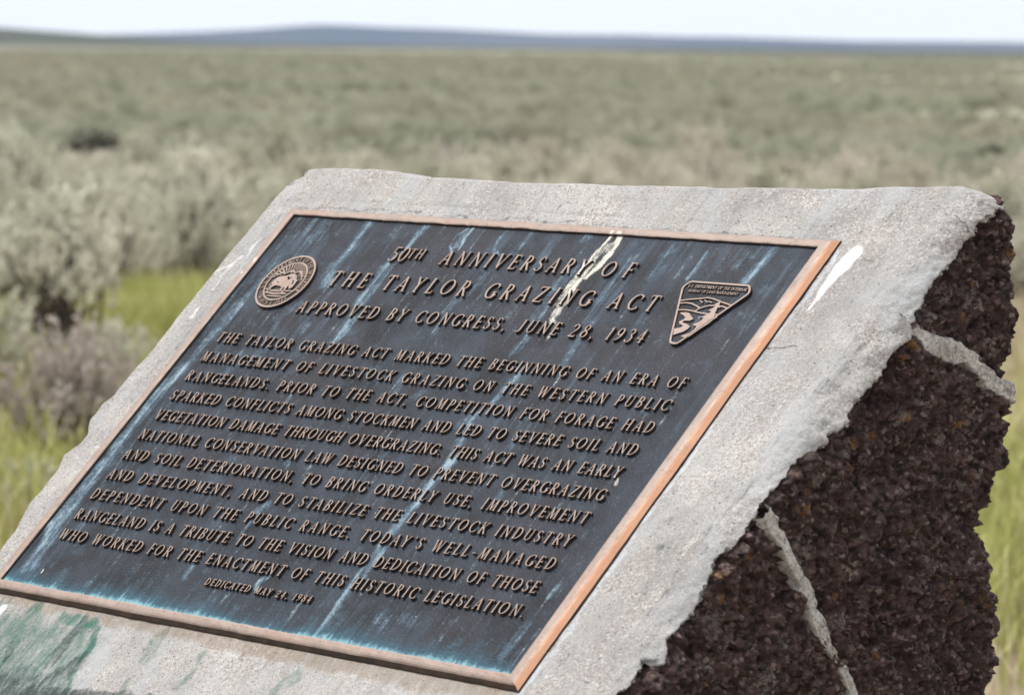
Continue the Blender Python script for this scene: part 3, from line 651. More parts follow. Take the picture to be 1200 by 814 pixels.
    blot('dark', [(1040, 435), (960, 528)], .004, .42)  # part of the shoulder's shaded band, painted dark
    blot('dark', [(1012, 395), (960, 458), (905, 520), (862, 580), (812, 650), (760, 720)], .012, .30); area('grit', [(1075, 330), (1000, 440), (900, 560), (760, 760), (840, 700), (960, 540), (1080, 400)], .8, .02); blot('dark', [(795, 650), (798, 646)], .003, .6); blot('dark', [(824, 640), (820, 648)], .004, .5)  # shoulder's shaded crease painted dark; grit and small dark spots besides
    area('dark', [(-60, 770), (40, 778), (80, 790), (78, 830), (-60, 830)], .42, .010)
    V, Fc, A = compact(P, grid_faces(nr, nc, keep.ravel()), A)
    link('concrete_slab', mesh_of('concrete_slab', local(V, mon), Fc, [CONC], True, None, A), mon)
build_cap()
# ---- lava boulders on the right end, with mortar seams between them
seam1_u = [(1071, 374), (1082, 388), (1097, 400), (1118, 404), (1137, 406), (1153, 420), (1160, 434), (1174, 443), (1186, 451), (1193, 456)]
seam1_l = [(1078, 396), (1090, 412), (1100, 421), (1122, 428), (1135, 427), (1150, 441), (1163, 453), (1180, 465), (1193, 472)]
seam2_r = [(901, 590), (919, 616), (925, 645), (943, 678), (962, 703), (965, 735), (980, 765), (997, 790), (1008, 818), (1036, 900)]
seam2_l = [(896, 603), (909, 626), (924, 652), (939, 682), (955, 712), (957, 735), (976, 765), (992, 790), (1004, 818), (1030, 900)]
silA = [(1176, 228), (1187, 232), (1194, 244), (1197.5, 262), (1200, 285), (1201, 310), (1203, 340), (1204, 380), (1202, 420), (1198, 440)]
silB = [(1199, 470), (1197, 500), (1192, 535), (1188, 553), (1177, 570), (1168, 595), (1167, 620), (1170, 660), (1175, 725), (1180, 776), (1183, 818), (1188, 900)]
def sq(l): return [side(*p, U0) for p in l]
def shift(pts_, dq, dz): return [(p[0] + dq, p[1] + dz) for p in pts_]
cover_in = [(bq[i][0] - .06, bq[i][1] + .045) for i in range(len(bq))]   # rock runs on beneath the slab
sA, sB = sq(silA), sq(silB); s1u, s1l, s2r, s2l = sq(seam1_u), sq(seam1_l), sq(seam2_r), sq(seam2_l)
BOT = -1.12
zb = s2r[-1][1]
polyA = [p for p in (sA + [s1u[-1]] + s1u[::-1])] + [(s1u[0][0] - .012, s1u[0][1] + .02), (.215, .17), (.265, .222), (.300, .246)]
polyB = sB + [(sB[-1][0] + .01, BOT), (s2r[-1][0] + .06, BOT)] + s2r[::-1] + [(s2r[0][0] - .008, s2r[0][1] + .02)] + [(.08, .045), (.15, .110)] + [(s1l[0][0] - .010, s1l[0][1] + .018)] + s1l
polyC = [(s2l[0][0] - .012, s2l[0][1] + .022)] + s2l + [(s2l[-1][0] + .06, BOT), (-.56, BOT), (-.54, -.52), (-.35, -.385), (-.15, -.175)]
def rock_height(P2, sdv, sil_d, base, seed):
    P3 = np.stack([P2[:, 0], P2[:, 1], 0 * P2[:, 0] + seed], 1)
    P3 = P3 + np.stack([fbm(P3 * 60, 2, seed + 31), fbm(P3 * 60, 2, seed + 32), 0 * P3[:, 0]], 1) * .004; d1, c1 = vor(P3 * (60 + 0 * seed), seed); d2, c2 = vor(P3 * 125, seed + 5)
    h = .0115 * fbm(P3 * 15, 4, seed) + .0036 * (c1 - .5) - .0030 * d1 + .0075 * (c2 - .5) - .0060 * d2 + .0030 * fbm(P3 * 170, 3, seed + 3, .7) - .0075 * np.abs(fbm(P3 * 70, 3, seed + 21))
    pit = sst(fbm(P3 * 48, 3, seed + 7), .25, .7); h -= .0070 * pit
    rm = .007; k = np.clip(1 + sdv / rm, 0, 1); h -= .009 * (1 - np.sqrt(np.maximum(1 - k * k, 0)))
    rs = .018; k = np.clip(1 - sil_d / rs, 0, 1.0); h -= .022 * (1 - np.sqrt(np.maximum(1 - k * k, 0)))
    return base + h
def rock(poly, silpts, base, seed, name='lava_boulder', zlo=-.34, label=None, step=.0021, lich=(), pale=(), red=()):
    poly = np.array(poly); q0, q1 = poly[:, 0].min() - .01, poly[:, 0].max() + .01; z0, z1 = poly[:, 1].min() - .01, poly[:, 1].max() + .01
    qs = np.arange(q0, q1, step); zs = np.arange(max(z0, zlo), z1, step)
    if z0 < zlo: zs = np.concatenate([np.arange(z0, zlo, .012), zs])
    Qg, Zg = np.meshgrid(qs, zs, indexing='ij'); nq, nz = Qg.shape; P2 = np.stack([Qg.ravel(), Zg.ravel()], 1)
    P3 = np.stack([P2[:, 0], P2[:, 1], 0 * P2[:, 0]], 1)
    jit = np.stack([fbm(P3 * 45, 3, seed + 11), fbm(P3 * 45, 3, seed + 12)], 1) * .005 + np.stack([fbm(P3 * 190, 2, seed + 13), fbm(P3 * 190, 2, seed + 14)], 1) * .0016
    sdv = sdf(P2 + jit, poly) - .0018; depth = P2[:, 0] * ST - P2[:, 1] * CT + DC; sdv = np.maximum(sdv, .010 - depth); jc = np.stack([fbm(P3 * 50, 3, 51), fbm(P3 * 50, 3, 61)], 1) * .0048 + np.stack([fbm(P3 * 170, 3, 52), fbm(P3 * 170, 3, 62)], 1) * .0040; sdc = sdf(P2 + jc, poly_conc); sil_d, _ = segd(P2 + jit, silpts); sil_d = np.where(sdv > 0, 0, sil_d)
    h = rock_height(P2, sdv, sil_d, base, seed)
    h = h - .022 * sst(-sdc, -.001, .007)
    h = np.where(sdv > 0, base - .035 - np.minimum(sdv, .002) * 8, h)
    V = uqz(h, P2[:, 0], P2[:, 1]); s_ = sdv.reshape(nq, nz); keep = (s_[:-1, :-1] < .0045) & (s_[1:, 1:] < .0045)
    A = {k: np.zeros(len(V)) for k in ('lichen', 'pale', 'red')}
    for ch, lst in (('lichen', lich), ('pale', pale), ('red', red)):
        for px, py, r in lst:
            c_ = np.array(side(px, py, U0)); A[ch] = np.maximum(A[ch], 1 - sst(np.linalg.norm(P2 - c_, axis=1), r * .3, r * 1.2))
    V, Fc, A = compact(V, grid_faces(nq, nz, keep.ravel()), A)
    o = link(name, mesh_of(name, local(V, mon), Fc, [ROCK], True, None, A), mon)
    if label: o['label'] = label
    return o
rock(polyA, np.array(sA), U0 - .002, 71, label='upper lava boulder at the top right corner', lich=[(1143, 267, .006), (1192, 297, .008), (1175, 325, .006), (1152, 334, .005), (1138, 372, .006), (1098, 380, .005)], pale=[(1120, 345, .02), (1150, 350, .016), (1100, 370, .014), (1195, 442, .007)], red=[(1179, 235, .013)])
rock(polyB, np.array(sB), U0, 83, label='largest lava boulder, filling the right end below the upper seam', lich=[(1073, 404, .007), (1062, 420, .008), (1065, 490, .01), (1030, 512, .008), (1008, 520, .008), (1130, 498, .008), (945, 600, .01), (988, 700, .007), (1035, 770, .006), (1004, 545, .007)], pale=[(1137, 475, .014), (1060, 490, .013), (995, 535, .012), (965, 560, .014), (982, 565, .01), (952, 640, .024), (950, 655, .018), (1055, 575, .01), (1140, 570, .012), (995, 728, .018), (1110, 505, .016), (975, 800, .03), (1140, 660, .01), (1110, 515, .012)])
rock(polyC, np.array([(-9., -9.), (-9., -8.)]), U0 - .003, 97, label='lower left lava boulder below the slab edge', lich=[(840, 660, .008), (850, 672, .008), (883, 650, .009), (836, 806, .007), (748, 792, .008), (860, 700, .009), (825, 690, .006)], pale=[(897, 643, .006), (850, 735, .028), (838, 690, .014), (832, 785, .014), (900, 800, .022), (920, 755, .016), (784, 772, .010)])
# mortar: a sheet in the seams, a little behind the faces of the stones
def mortar_patch(rows, base, seed, amp):
    L_ = np.array(rows)                                            # (n, k, 2) cross rows
    n, k, _ = L_.shape; t = np.linspace(0, n - 1, n * 14); i0 = np.minimum(t.astype(int), n - 2); f = (t - i0)[:, None, None]; G = L_[i0] * (1 - f) + L_[i0 + 1] * f
    s_ = np.linspace(0, 1, 26)[None, :, None]; G = G[:, :1] * (1 - s_) + G[:, -1:] * s_
    nr, nc, _ = G.shape; P2 = G.reshape(-1, 2); P3 = np.stack([P2[:, 0], P2[:, 1], 0 * P2[:, 0]], 1)
    dep = (P2[:, 0] * ST - P2[:, 1] * CT + DC).reshape(nr, nc); kp = (dep[:-1, :-1] > .008).ravel(); h = base + amp * fbm(P3 * 40, 4, seed) + .0016 * fbm(P3 * 160, 3, seed + 1) - .016 * sst(np.tile(np.abs(np.linspace(-1, 1, 26)), nr) + .35 * fbm(P3 * 70, 3, seed + 2), .62, 1.15); V = uqz(h, P2[:, 0], P2[:, 1])
    link('mortar_seam', mesh_of('mortar_seam', local(V, mon), grid_faces(nr, nc, kp)[:, ::-1].copy(), [MORT]), mon)
def widen(a_, b_, w_):
    a_, b_ = np.array(a_), np.array(b_); n = 10
    ra = np.stack([np.interp(np.linspace(0, len(a_) - 1, n), np.arange(len(a_)), a_[:, k]) for k in (0, 1)], 1); rb = np.stack([np.interp(np.linspace(0, len(b_) - 1, n), np.arange(len(b_)), b_[:, k]) for k in (0, 1)], 1)
    d_ = ra - rb; d_ /= np.linalg.norm(d_, axis=1, keepdims=True); return np.stack([ra + d_ * w_, rb - d_ * w_], 1)
s1ux = [(s1u[0][0] - .025, s1u[0][1] + .012)] + s1u; s1lx = [(s1l[0][0] - .025, s1l[0][1] + .005)] + s1l
mortar_patch(widen(s1ux, s1lx, .0065), U0 - .0030, 5, .0012)
s2rx = [(s2r[0][0] - .012, s2r[0][1] + .02)] + s2r; s2lx = [(s2l[0][0] - .012, s2l[0][1] + .018)] + s2l
mortar_patch(widen(s2rx, s2lx, .0060), U0 - .0025, 6, .0012)
# rest of the pedestal: rubble under and behind the slab, seen only from other sides
def pedestal():
    q = np.linspace(0, 1, 50); z = np.linspace(0, 1, 60); bm = []
    V = []; F = []
    ring = []
    nU, nQ, nZ = 60, 40, 60
    def pt(u, q_, z_): return (u, q_, z_)
    def sheet(fn, n1, n2, flip):
        a_, b_ = np.meshgrid(np.linspace(0, 1, n1), np.linspace(0, 1, n2), indexing='ij'); u, q_, z_ = fn(a_.ravel(), b_.ravel())
        P = uqz(u, q_, z_); nz_ = fbm(P * 7, 4, 15) * .022 + fbm(P * 45, 3, 16) * .006
        Pg = P.reshape(n1, n2, 3); N = np.cross(np.gradient(Pg, axis=0), np.gradient(Pg, axis=1)).reshape(-1, 3); N /= np.linalg.norm(N, axis=1, keepdims=True) + 1e-9
        if flip: N = -N
        b0 = sum(len(v) for v in V); f = grid_faces(n1, n2) + b0; V.append(P + N * nz_[:, None]); F.append(f if flip else f[:, ::-1])
    uA, uB, qF, qB, zB = -.485, .50, -.33, .325, -1.15
    top = lambda q_: np.minimum(q_ * math.tan(TILT) - .13, .14)
    sheet(lambda a_, b_: (uA + (uB + .06 - uA) * a_, qF + 0 * a_, zB + (qF * math.tan(TILT) - .025 - zB) * b_), 160, 110, False)
    sheet(lambda a_, b_: (uA + (uB - uA) * a_, qB + 0 * a_, zB + (top(qB) - zB) * b_), 160, 160, True)
    sheet(lambda a_, b_: (uA + .012 + 0 * a_, qF + (qB - qF) * a_, zB + (np.minimum((qF + (qB - qF) * a_) * math.tan(TILT) - .06, .2) - zB) * b_), 110, 140, True)
    sheet(lambda a_, b_: (uB + 0 * a_, qF + (qB - qF) * a_, zB + (top(qF + (qB - qF) * a_) - zB) * b_), 40, 40, False)
    P = np.concatenate(V); Fc = np.concatenate(F); link('lava_boulder', mesh_of('pedestal_rock', local(P, mon), Fc, [ROCK], True, None, {k: np.zeros(len(P)) for k in ('lichen', 'pale', 'red')}), mon, label='rough lava rock body beneath and behind the slab')
pedestal()

# ================================================================== PLAQUE
pl_o = bpy.data.objects.new('bronze_plaque', None); COL.objects.link(pl_o)
pl_o.matrix_world = Matrix(((WV[0], SL[0], NV[0], OC[0]), (WV[1], SL[1], NV[1], OC[1]), (WV[2], SL[2], NV[2], OC[2]), (0, 0, 0, 1)))
pl_o['label'] = 'dark cast bronze plaque with raised lettering, seal and copper rim, set on the slanted slab'; pl_o['category'] = 'plaque'
# blue and white run-off marks, given in plaque metres through un()
RD = -.0034
streaks = [  # points in the photograph put on the plate, half width, strength
 ([(345, 275), (318, 312), (285, 352), (250, 392), (215, 430)], .008, .45), ([(215, 430), (190, 455), (160, 490), (135, 525), (105, 565), (75, 600), (55, 632), (38, 662)], .011, .72),
 ([(300, 335), (272, 365), (250, 392)], .008, .6), ([(60, 615), (45, 645), (30, 668)], .006, .85), ([(128, 530), (108, 562)], .010, .55),
 ([(432, 262), (415, 285), (400, 305), (385, 322), (379, 335)], .0075, .72), ([(498, 265), (488, 276), (478, 287)], .006, .85), ([(478, 287), (462, 300), (448, 317), (436, 337), (425, 352), (413, 372), (402, 388), (392, 398)], .0085, .72),
 ([(558, 264), (545, 280), (538, 295)], .0022, .95), ([(551, 266), (536, 276), (526, 290), (527, 297)], .0020, .85), ([(545, 272), (533, 290)], .006, .42), ([(597, 268), (586, 280), (577, 295), (590, 300)], .003, .75), ([(620, 275), (606, 292), (595, 300)], .006, .4),
 ([(690, 270), (684, 280)], .006, .6), ([(668, 320), (655, 330), (645, 342)], .008, .6), ([(640, 355), (628, 372), (615, 395), (602, 412)], .008, .55),
 ([(612, 432), (602, 444), (594, 452)], .004, .95), ([(600, 445), (588, 462), (570, 480)], .006, .7), ([(572, 478), (548, 492), (540, 500)], .007, .6), ([(548, 500), (538, 520), (528, 540)], .006, .75), ([(528, 540), (512, 558), (498, 575), (485, 592)], .007, .90), ([(485, 592), (470, 612), (452, 632), (438, 655)], .007, .80),
 ([(438, 655), (420, 675), (402, 700), (388, 722), (372, 742)], .0055, .75), ([(446, 640), (430, 668), (424, 690)], .004, .45), ([(640, 300), (622, 320)], .006, .35),
 ([(745, 290), (725, 320), (705, 350), (690, 375)], .008, .36), ([(830, 297), (818, 312), (803, 328)], .0035, .75), ([(790, 290), (765, 325)], .008, .40), ([(800, 282), (775, 300)], .006, .38),
 ([(908, 290), (897, 303), (884, 318), (872, 330)], .0055, .75), ([(900, 288), (882, 300)], .007, .45), ([(905, 328), (895, 340)], .006, .35), ([(935, 305), (926, 318)], .003, .5), ([(876, 300), (868, 312)], .008, .32),
 ([(316, 590), (302, 600), (293, 612)], .007, .62), ([(293, 612), (280, 632)], .003, .45), ([(350, 355), (330, 372), (318, 390)], .006, .40), ([(360, 380), (354, 388)], .004, .6), ([(430, 435), (448, 440), (440, 450)], .004, .35), ([(340, 462), (332, 478)], .004, .55), ([(345, 530), (335, 545)], .004, .4),
 ([(318, 672), (305, 680), (300, 690)], .0035, .75), ([(227, 660), (218, 675)], .004, .45), ([(470, 440), (462, 462)], .005, .35), ([(495, 460), (480, 470)], .005, .4), ([(540, 345), (525, 365), (508, 392)], .006, .35), ([(688, 382), (672, 410), (655, 440)], .006, .42),
 ([(735, 640), (722, 655)], .005, .6), ([(655, 685), (645, 695)], .005, .55), ([(610, 738), (590, 765)], .010, .42), ([(445, 718), (452, 728)], .009, .42), ([(476, 722), (484, 730)], .009, .4), ([(700, 610), (690, 625)], .006, .3),
 ([(575, 300), (555, 340)], .008, .3), ([(380, 262), (350, 300)], .010, .40), ([(330, 300), (300, 340), (270, 372)], .010, .42), ([(600, 560), (580, 590)], .006, .35), ([(620, 480), (600, 520)], .006, .32), ([(330, 400), (300, 420)], .010, .35), ([(280, 420), (262, 440)], .008, .4)]
whites = [([(718, 274), (706, 287), (692, 303), (684, 316)], .0032, .9), ([(726, 275), (722, 288), (712, 300), (700, 313), (688, 325)], .0055, .85), ([(715, 285), (700, 300)], .010, .50), ([(692, 310), (676, 330), (668, 345), (662, 355)], .0115, .66), ([(670, 336), (661, 352), (654, 366)], .0115, .72), ([(648, 380), (642, 395)], .006, .5), ([(652, 366), (646, 374), (650, 380)], .0055, .62), ([(648, 384), (644, 392)], .0030, .6), ([(304, 305), (290, 318), (284, 322)], .0018, .8), ([(612, 430), (600, 445)], .0020, .6), ([(50, 668), (47, 672)], .0018, .8), ([(655, 437), (657, 438)], .001, .7), ([(724, 561), (723, 567)], .0030, .7)]
def splot(uv):
    r = {}
    Pj = np.column_stack([uv, np.zeros(len(uv))]); uv = uv + np.stack([fbm(Pj * 40, 3, 201), fbm(Pj * 40, 3, 202) * 1.5], 1) * .0028
    for nm, lst in (('blue', streaks), ('white', whites)):
        A = np.zeros(len(uv))
        for pix, hw, s_ in lst:
            pl = np.array([un(*p, RD) for p in pix]); lo, hi = pl.min(0) - hw * 2.5, pl.max(0) + hw * 2.5; m_ = ((uv > lo) & (uv < hi)).all(1)
            if not m_.any(): continue
            d_, pr = segd(uv[m_], pl); A[m_] = np.maximum(A[m_], s_ * (1 - sst(d_, hw * .25, hw * (1.9 if nm == 'blue' else 1.3))))
        r[nm] = A
    return r
IU, IV = .430, .291
nx, ny = 500, 340
gx, gy = np.meshgrid(np.linspace(-IU - .002, IU + .002, nx), np.linspace(-IV - .002, IV + .002, ny), indexing='ij'); UVp = np.stack([gx.ravel(), gy.ravel()], 1)
A = splot(UVp)
P3 = np.stack([UVp[:, 0], UVp[:, 1], 0 * UVp[:, 0]], 1)
eb = UVp[:, 1] + IV; wob = .010 + .006 * fbm(P3 * 14, 3, 3) ; A['teal'] = np.clip(1.0 * np.exp(-np.maximum(eb, 0) / np.maximum(wob * .75, .003)) + .30 * np.exp(-np.maximum(eb, 0) / .03), 0, 1.1)
el = UVp[:, 0] + IU; A['teal'] = np.maximum(A['teal'], .35 * np.exp(-np.maximum(el, 0) / .006)); A['blue'] = np.maximum(A['blue'], .34 * np.exp(-(el - .03) ** 2 / .0006) * (.6 + .4 * fbm(P3 * 9, 3, 9)))
zz = RD + .00035 * fbm(P3 * 30, 2, 4)
link('plate', mesh_of('plate', np.stack([UVp[:, 0], UVp[:, 1], zz], 1), grid_faces(nx, ny)[:, ::-1].copy(), [PLATE], True, None, A), pl_o)
# rim: swept profile, mitred; each span finely cut so it can be a little uneven
def rim():
    prof = [(-.0012, RD - .002, 1), (-.0004, -.0008, 1), (.0004, -.0001, 0), (.0030, .0002, 0), (.0090, .0000, 0), (.0122, -.0006, 0), (.0142, -.0018, 2), (.0186, -.0052, 2), (.0193, -.0062, 3), (.0193, -.0140, 3)]
    cs = []; N = []
    cor = [(-1, -1), (1, -1), (1, 1), (-1, 1)]; V = []; F = []; MI = []; nseg = (180, 120, 180, 120)
    path = []
    for k in range(4):
        a_, b_ = np.array(cor[k], float), np.array(cor[(k + 1) % 4], float)
        for i in range(nseg[k]): t = i / nseg[k]; path.append((k, t, a_, b_))
    n = len(path)
    for k, t, a_, b_ in path:
        for (o_, z_, mt) in prof:
            wear = .0
            p = np.array([(IU + o_), (IV + o_ * (.75 if k in (0, 2) or True else 1))]); pa, pb = a_ * p, b_ * p; q = pa * (1 - t) + pb * t
            nz_ = vn(np.array([[q[0] * 40, q[1] * 40, o_ * 100]]), 3)[0] * .00035 + vn(np.array([[q[0] * 130, q[1] * 130, o_ * 50]]), 4)[0] * .00022
            V.append((q[0] + nz_, q[1] + nz_, z_ + nz_ * (mt == 0)))
    np_ = len(prof)
    for i in range(n):
        j = (i + 1) % n; k = path[i][0]
        for s_ in range(np_ - 1):
            F.append((i * np_ + s_, i * np_ + s_ + 1, j * np_ + s_ + 1, j * np_ + s_)); mt = prof[s_ + 1][2]
            if s_ == 0 or s_ == 1: m_ = 1 if s_ == 0 else 0
            elif mt == 0: m_ = 0
            elif mt == 2: m_ = 2 if k == 1 else (3 if k == 0 and s_ > 5 else 0)  # bottom bevel alone takes the shade-darkened brown
            else: m_ = 3
            MI.append(m_)
    V = np.array(V); return mesh_of('rim', V, np.array(F), [BRONZE, WALL, BEVEL, BROWN], False, MI, {'white': splot(V[:, :2])['white']})
link('rim', rim(), pl_o)
# ---- outlines from strokes: draw on a fine raster, trace it, extrude it
def contours(img, lev=.5):
    h, w_ = img.shape; segs = {}
    B = img > lev
    def ip(a_, b_, va, vb): t = (lev - va) / (vb - va); return (a_[0] + (b_[0] - a_[0]) * t, a_[1] + (b_[1] - a_[1]) * t)
    c = B[:-1, :-1].astype(int) + 2 * B[:-1, 1:] + 4 * B[1:, 1:] + 8 * B[1:, :-1]
    ys, xs = np.nonzero((c > 0) & (c < 15))
    T = {1: [(3, 0)], 2: [(0, 1)], 3: [(3, 1)], 4: [(1, 2)], 5: [(3, 0), (1, 2)], 6: [(0, 2)], 7: [(3, 2)], 8: [(2, 3)], 9: [(2, 0)], 10: [(0, 1), (2, 3)], 11: [(2, 1)], 12: [(1, 3)], 13: [(1, 0)], 14: [(0, 3)]}
    nxt = {}; pos = {}
    for y, x in zip(ys, xs):
        cor = [(x, y), (x + 1, y), (x + 1, y + 1), (x, y + 1)]; ek = [('h', x, y), ('v', x + 1, y), ('h', x, y + 1), ('v', x, y)]
        for a_, b_ in T[c[y, x]]:
            for e_ in (a_, b_):
                p, q = cor[e_], cor[(e_ + 1) % 4]; pos[ek[e_]] = ip(p, q, img[p[1], p[0]], img[q[1], q[0]])
            nxt[ek[a_]] = ek[b_]
    loops = []
    while nxt:
        s_ = next(iter(nxt)); lp = []; k = s_
        while k in nxt: lp.append(pos[k]); k = nxt.pop(k)
        if len(lp) > 5: loops.append(np.array(lp))
    return loops
def rdp(P, tol):
    if len(P) < 3: return P
    a_, b_ = P[0], P[-1]; d = b_ - a_; L = np.hypot(*d)
    dist = np.abs(d[0] * (P[:, 1] - a_[1]) - d[1] * (P[:, 0] - a_[0])) / L if L > 1e-9 else np.hypot(*(P - a_).T)
    i = int(dist.argmax())
    if dist[i] < tol: return np.array([a_, b_])
    return np.vstack([rdp(P[:i + 1], tol)[:-1], rdp(P[i:], tol)])
def simp(lp, tol):
    k = len(lp) // 2; return np.vstack([rdp(lp[:k + 1], tol)[:-1], rdp(np.vstack([lp[k:], lp[:1]]), tol)[:-1]])
def raster(strokes, polys, box, res, blur=1.0):
    x0, y0, x1, y1 = box; nx_, ny_ = int((x1 - x0) * res) + 1, int((y1 - y0) * res) + 1
    gx_, gy_ = np.meshgrid(x0 + np.arange(nx_) / res, y0 + np.arange(ny_) / res); D = np.full(gx_.shape, 9.)
    def apply(item):
        nonlocal D
        kind, sign, data = item
        if kind == 's':
            for (xa, ya, wa), (xb, yb, wb) in zip(data[:-1], data[1:]):
                pad = max(wa, wb) + 3. / res
                ix0, ix1 = max(0, int((min(xa, xb) - pad - x0) * res)), min(nx_, int((max(xa, xb) + pad - x0) * res) + 2); iy0, iy1 = max(0, int((min(ya, yb) - pad - y0) * res)), min(ny_, int((max(ya, yb) + pad - y0) * res) + 2)
                if ix1 <= ix0 or iy1 <= iy0: continue
                gx1, gy1 = gx_[iy0:iy1, ix0:ix1], gy_[iy0:iy1, ix0:ix1]; dx, dy = xb - xa, yb - ya; L = dx * dx + dy * dy + 1e-12
                t = np.clip(((gx1 - xa) * dx + (gy1 - ya) * dy) / L, 0, 1); dd = np.hypot(gx1 - xa - t * dx, gy1 - ya - t * dy) - (wa + (wb - wa) * t)
                sub = D[iy0:iy1, ix0:ix1]; D[iy0:iy1, ix0:ix1] = np.minimum(sub, dd) if sign > 0 else np.maximum(sub, -dd)
        else:
            P_ = np.stack([gx_.ravel(), gy_.ravel()], 1); dd = sdf(P_, data).reshape(gx_.shape); D = np.minimum(D, dd) if sign > 0 else np.maximum(D, -dd)
    for s_ in strokes: apply(('s', 1, s_))
    for it in polys: apply(it)
    return D, (x0, y0)
def solid(D, org, res, tol, thick, bev, lift=0.0, base=None):
    """mesh (V, F, matidx) : traced outline with a bevelled top at z=0 and walls down to -thick"""
    img = np.clip(.5 - D * res, -1, 2).astype(float); img = np.pad(img, 1, constant_values=-1)
    cu = bpy.data.curves.new('o', 'CURVE'); cu.dimensions = '2D'; cu.fill_mode = 'BOTH'
    for lp in contours(img):
        lp = simp(lp, tol * res); lp = (lp - 1) / res + np.array(org)
        if len(lp) < 3: continue
        sp = cu.splines.new('POLY'); sp.points.add(len(lp) - 1); sp.points.foreach_set('co', np.column_stack([lp, np.zeros(len(lp)), np.ones(len(lp))]).astype(np.float32).ravel()); sp.use_cyclic_u = True
    cu.extrude = max(thick / 2 - bev, 1e-5); cu.bevel_depth = bev; cu.bevel_resolution = 0; cu.offset = -bev
    o = bpy.data.objects.new('o', cu); me = o.to_mesh(); n = len(me.vertices); V = np.empty(n * 3, np.float32); me.vertices.foreach_get('co', V); V = V.reshape(-1, 3).copy(); V[:, 2] -= thick / 2
    me.calc_loop_triangles(); F = np.empty(len(me.loop_triangles) * 3, np.int32); me.loop_triangles.foreach_get('vertices', F); F = F.reshape(-1, 3)
    o.to_mesh_clear(); bpy.data.objects.remove(o); bpy.data.curves.remove(cu)
    zc = V[F][:, :, 2]; keep = ~(zc < -thick * .97).all(1); F = F[keep]; zc = zc[keep]
    mi_ = np.where(zc.min(1) > -bev * 1.5 - 1e-6, 0, 1); return V.astype(float), F, mi_
def flip_fix(V, F):
    return F
# ---- the alphabet of the plaque: light roman capitals with small serifs
TK, TN, SF = .062, .037, .030
def st_(*p): return [tuple(p[i:i + 3]) for i in range(0, len(p), 3)]
def bar(x0, y0, x1, y1, w0, w1=None): return [(x0, y0, w0), (x1, y1, w0 if w1 is None else w1)]
def arc(cx, cy, rx, ry, a0, a1, tk=TK, tn=TN, n=22):
    r = []
    for i in range(n + 1):
        a_ = math.radians(a0 + (a1 - a0) * i / n); k = abs(math.cos(a_)) ** 1.4; r.append((cx + rx * math.cos(a_), cy + ry * math.sin(a_), tn + (tk - tn) * k))
    return r
def sf(x, y, l=.10): y = min(max(y, SF), 1 - SF); return bar(x - l, y, x + l, y, SF)
def stem(x, lo=0, hi=1): return [bar(x, lo + TK * .6, x, hi - TK * .6, TK)] + ([sf(x, 0)] if lo == 0 else []) + ([sf(x, 1)] if hi == 1 else [])
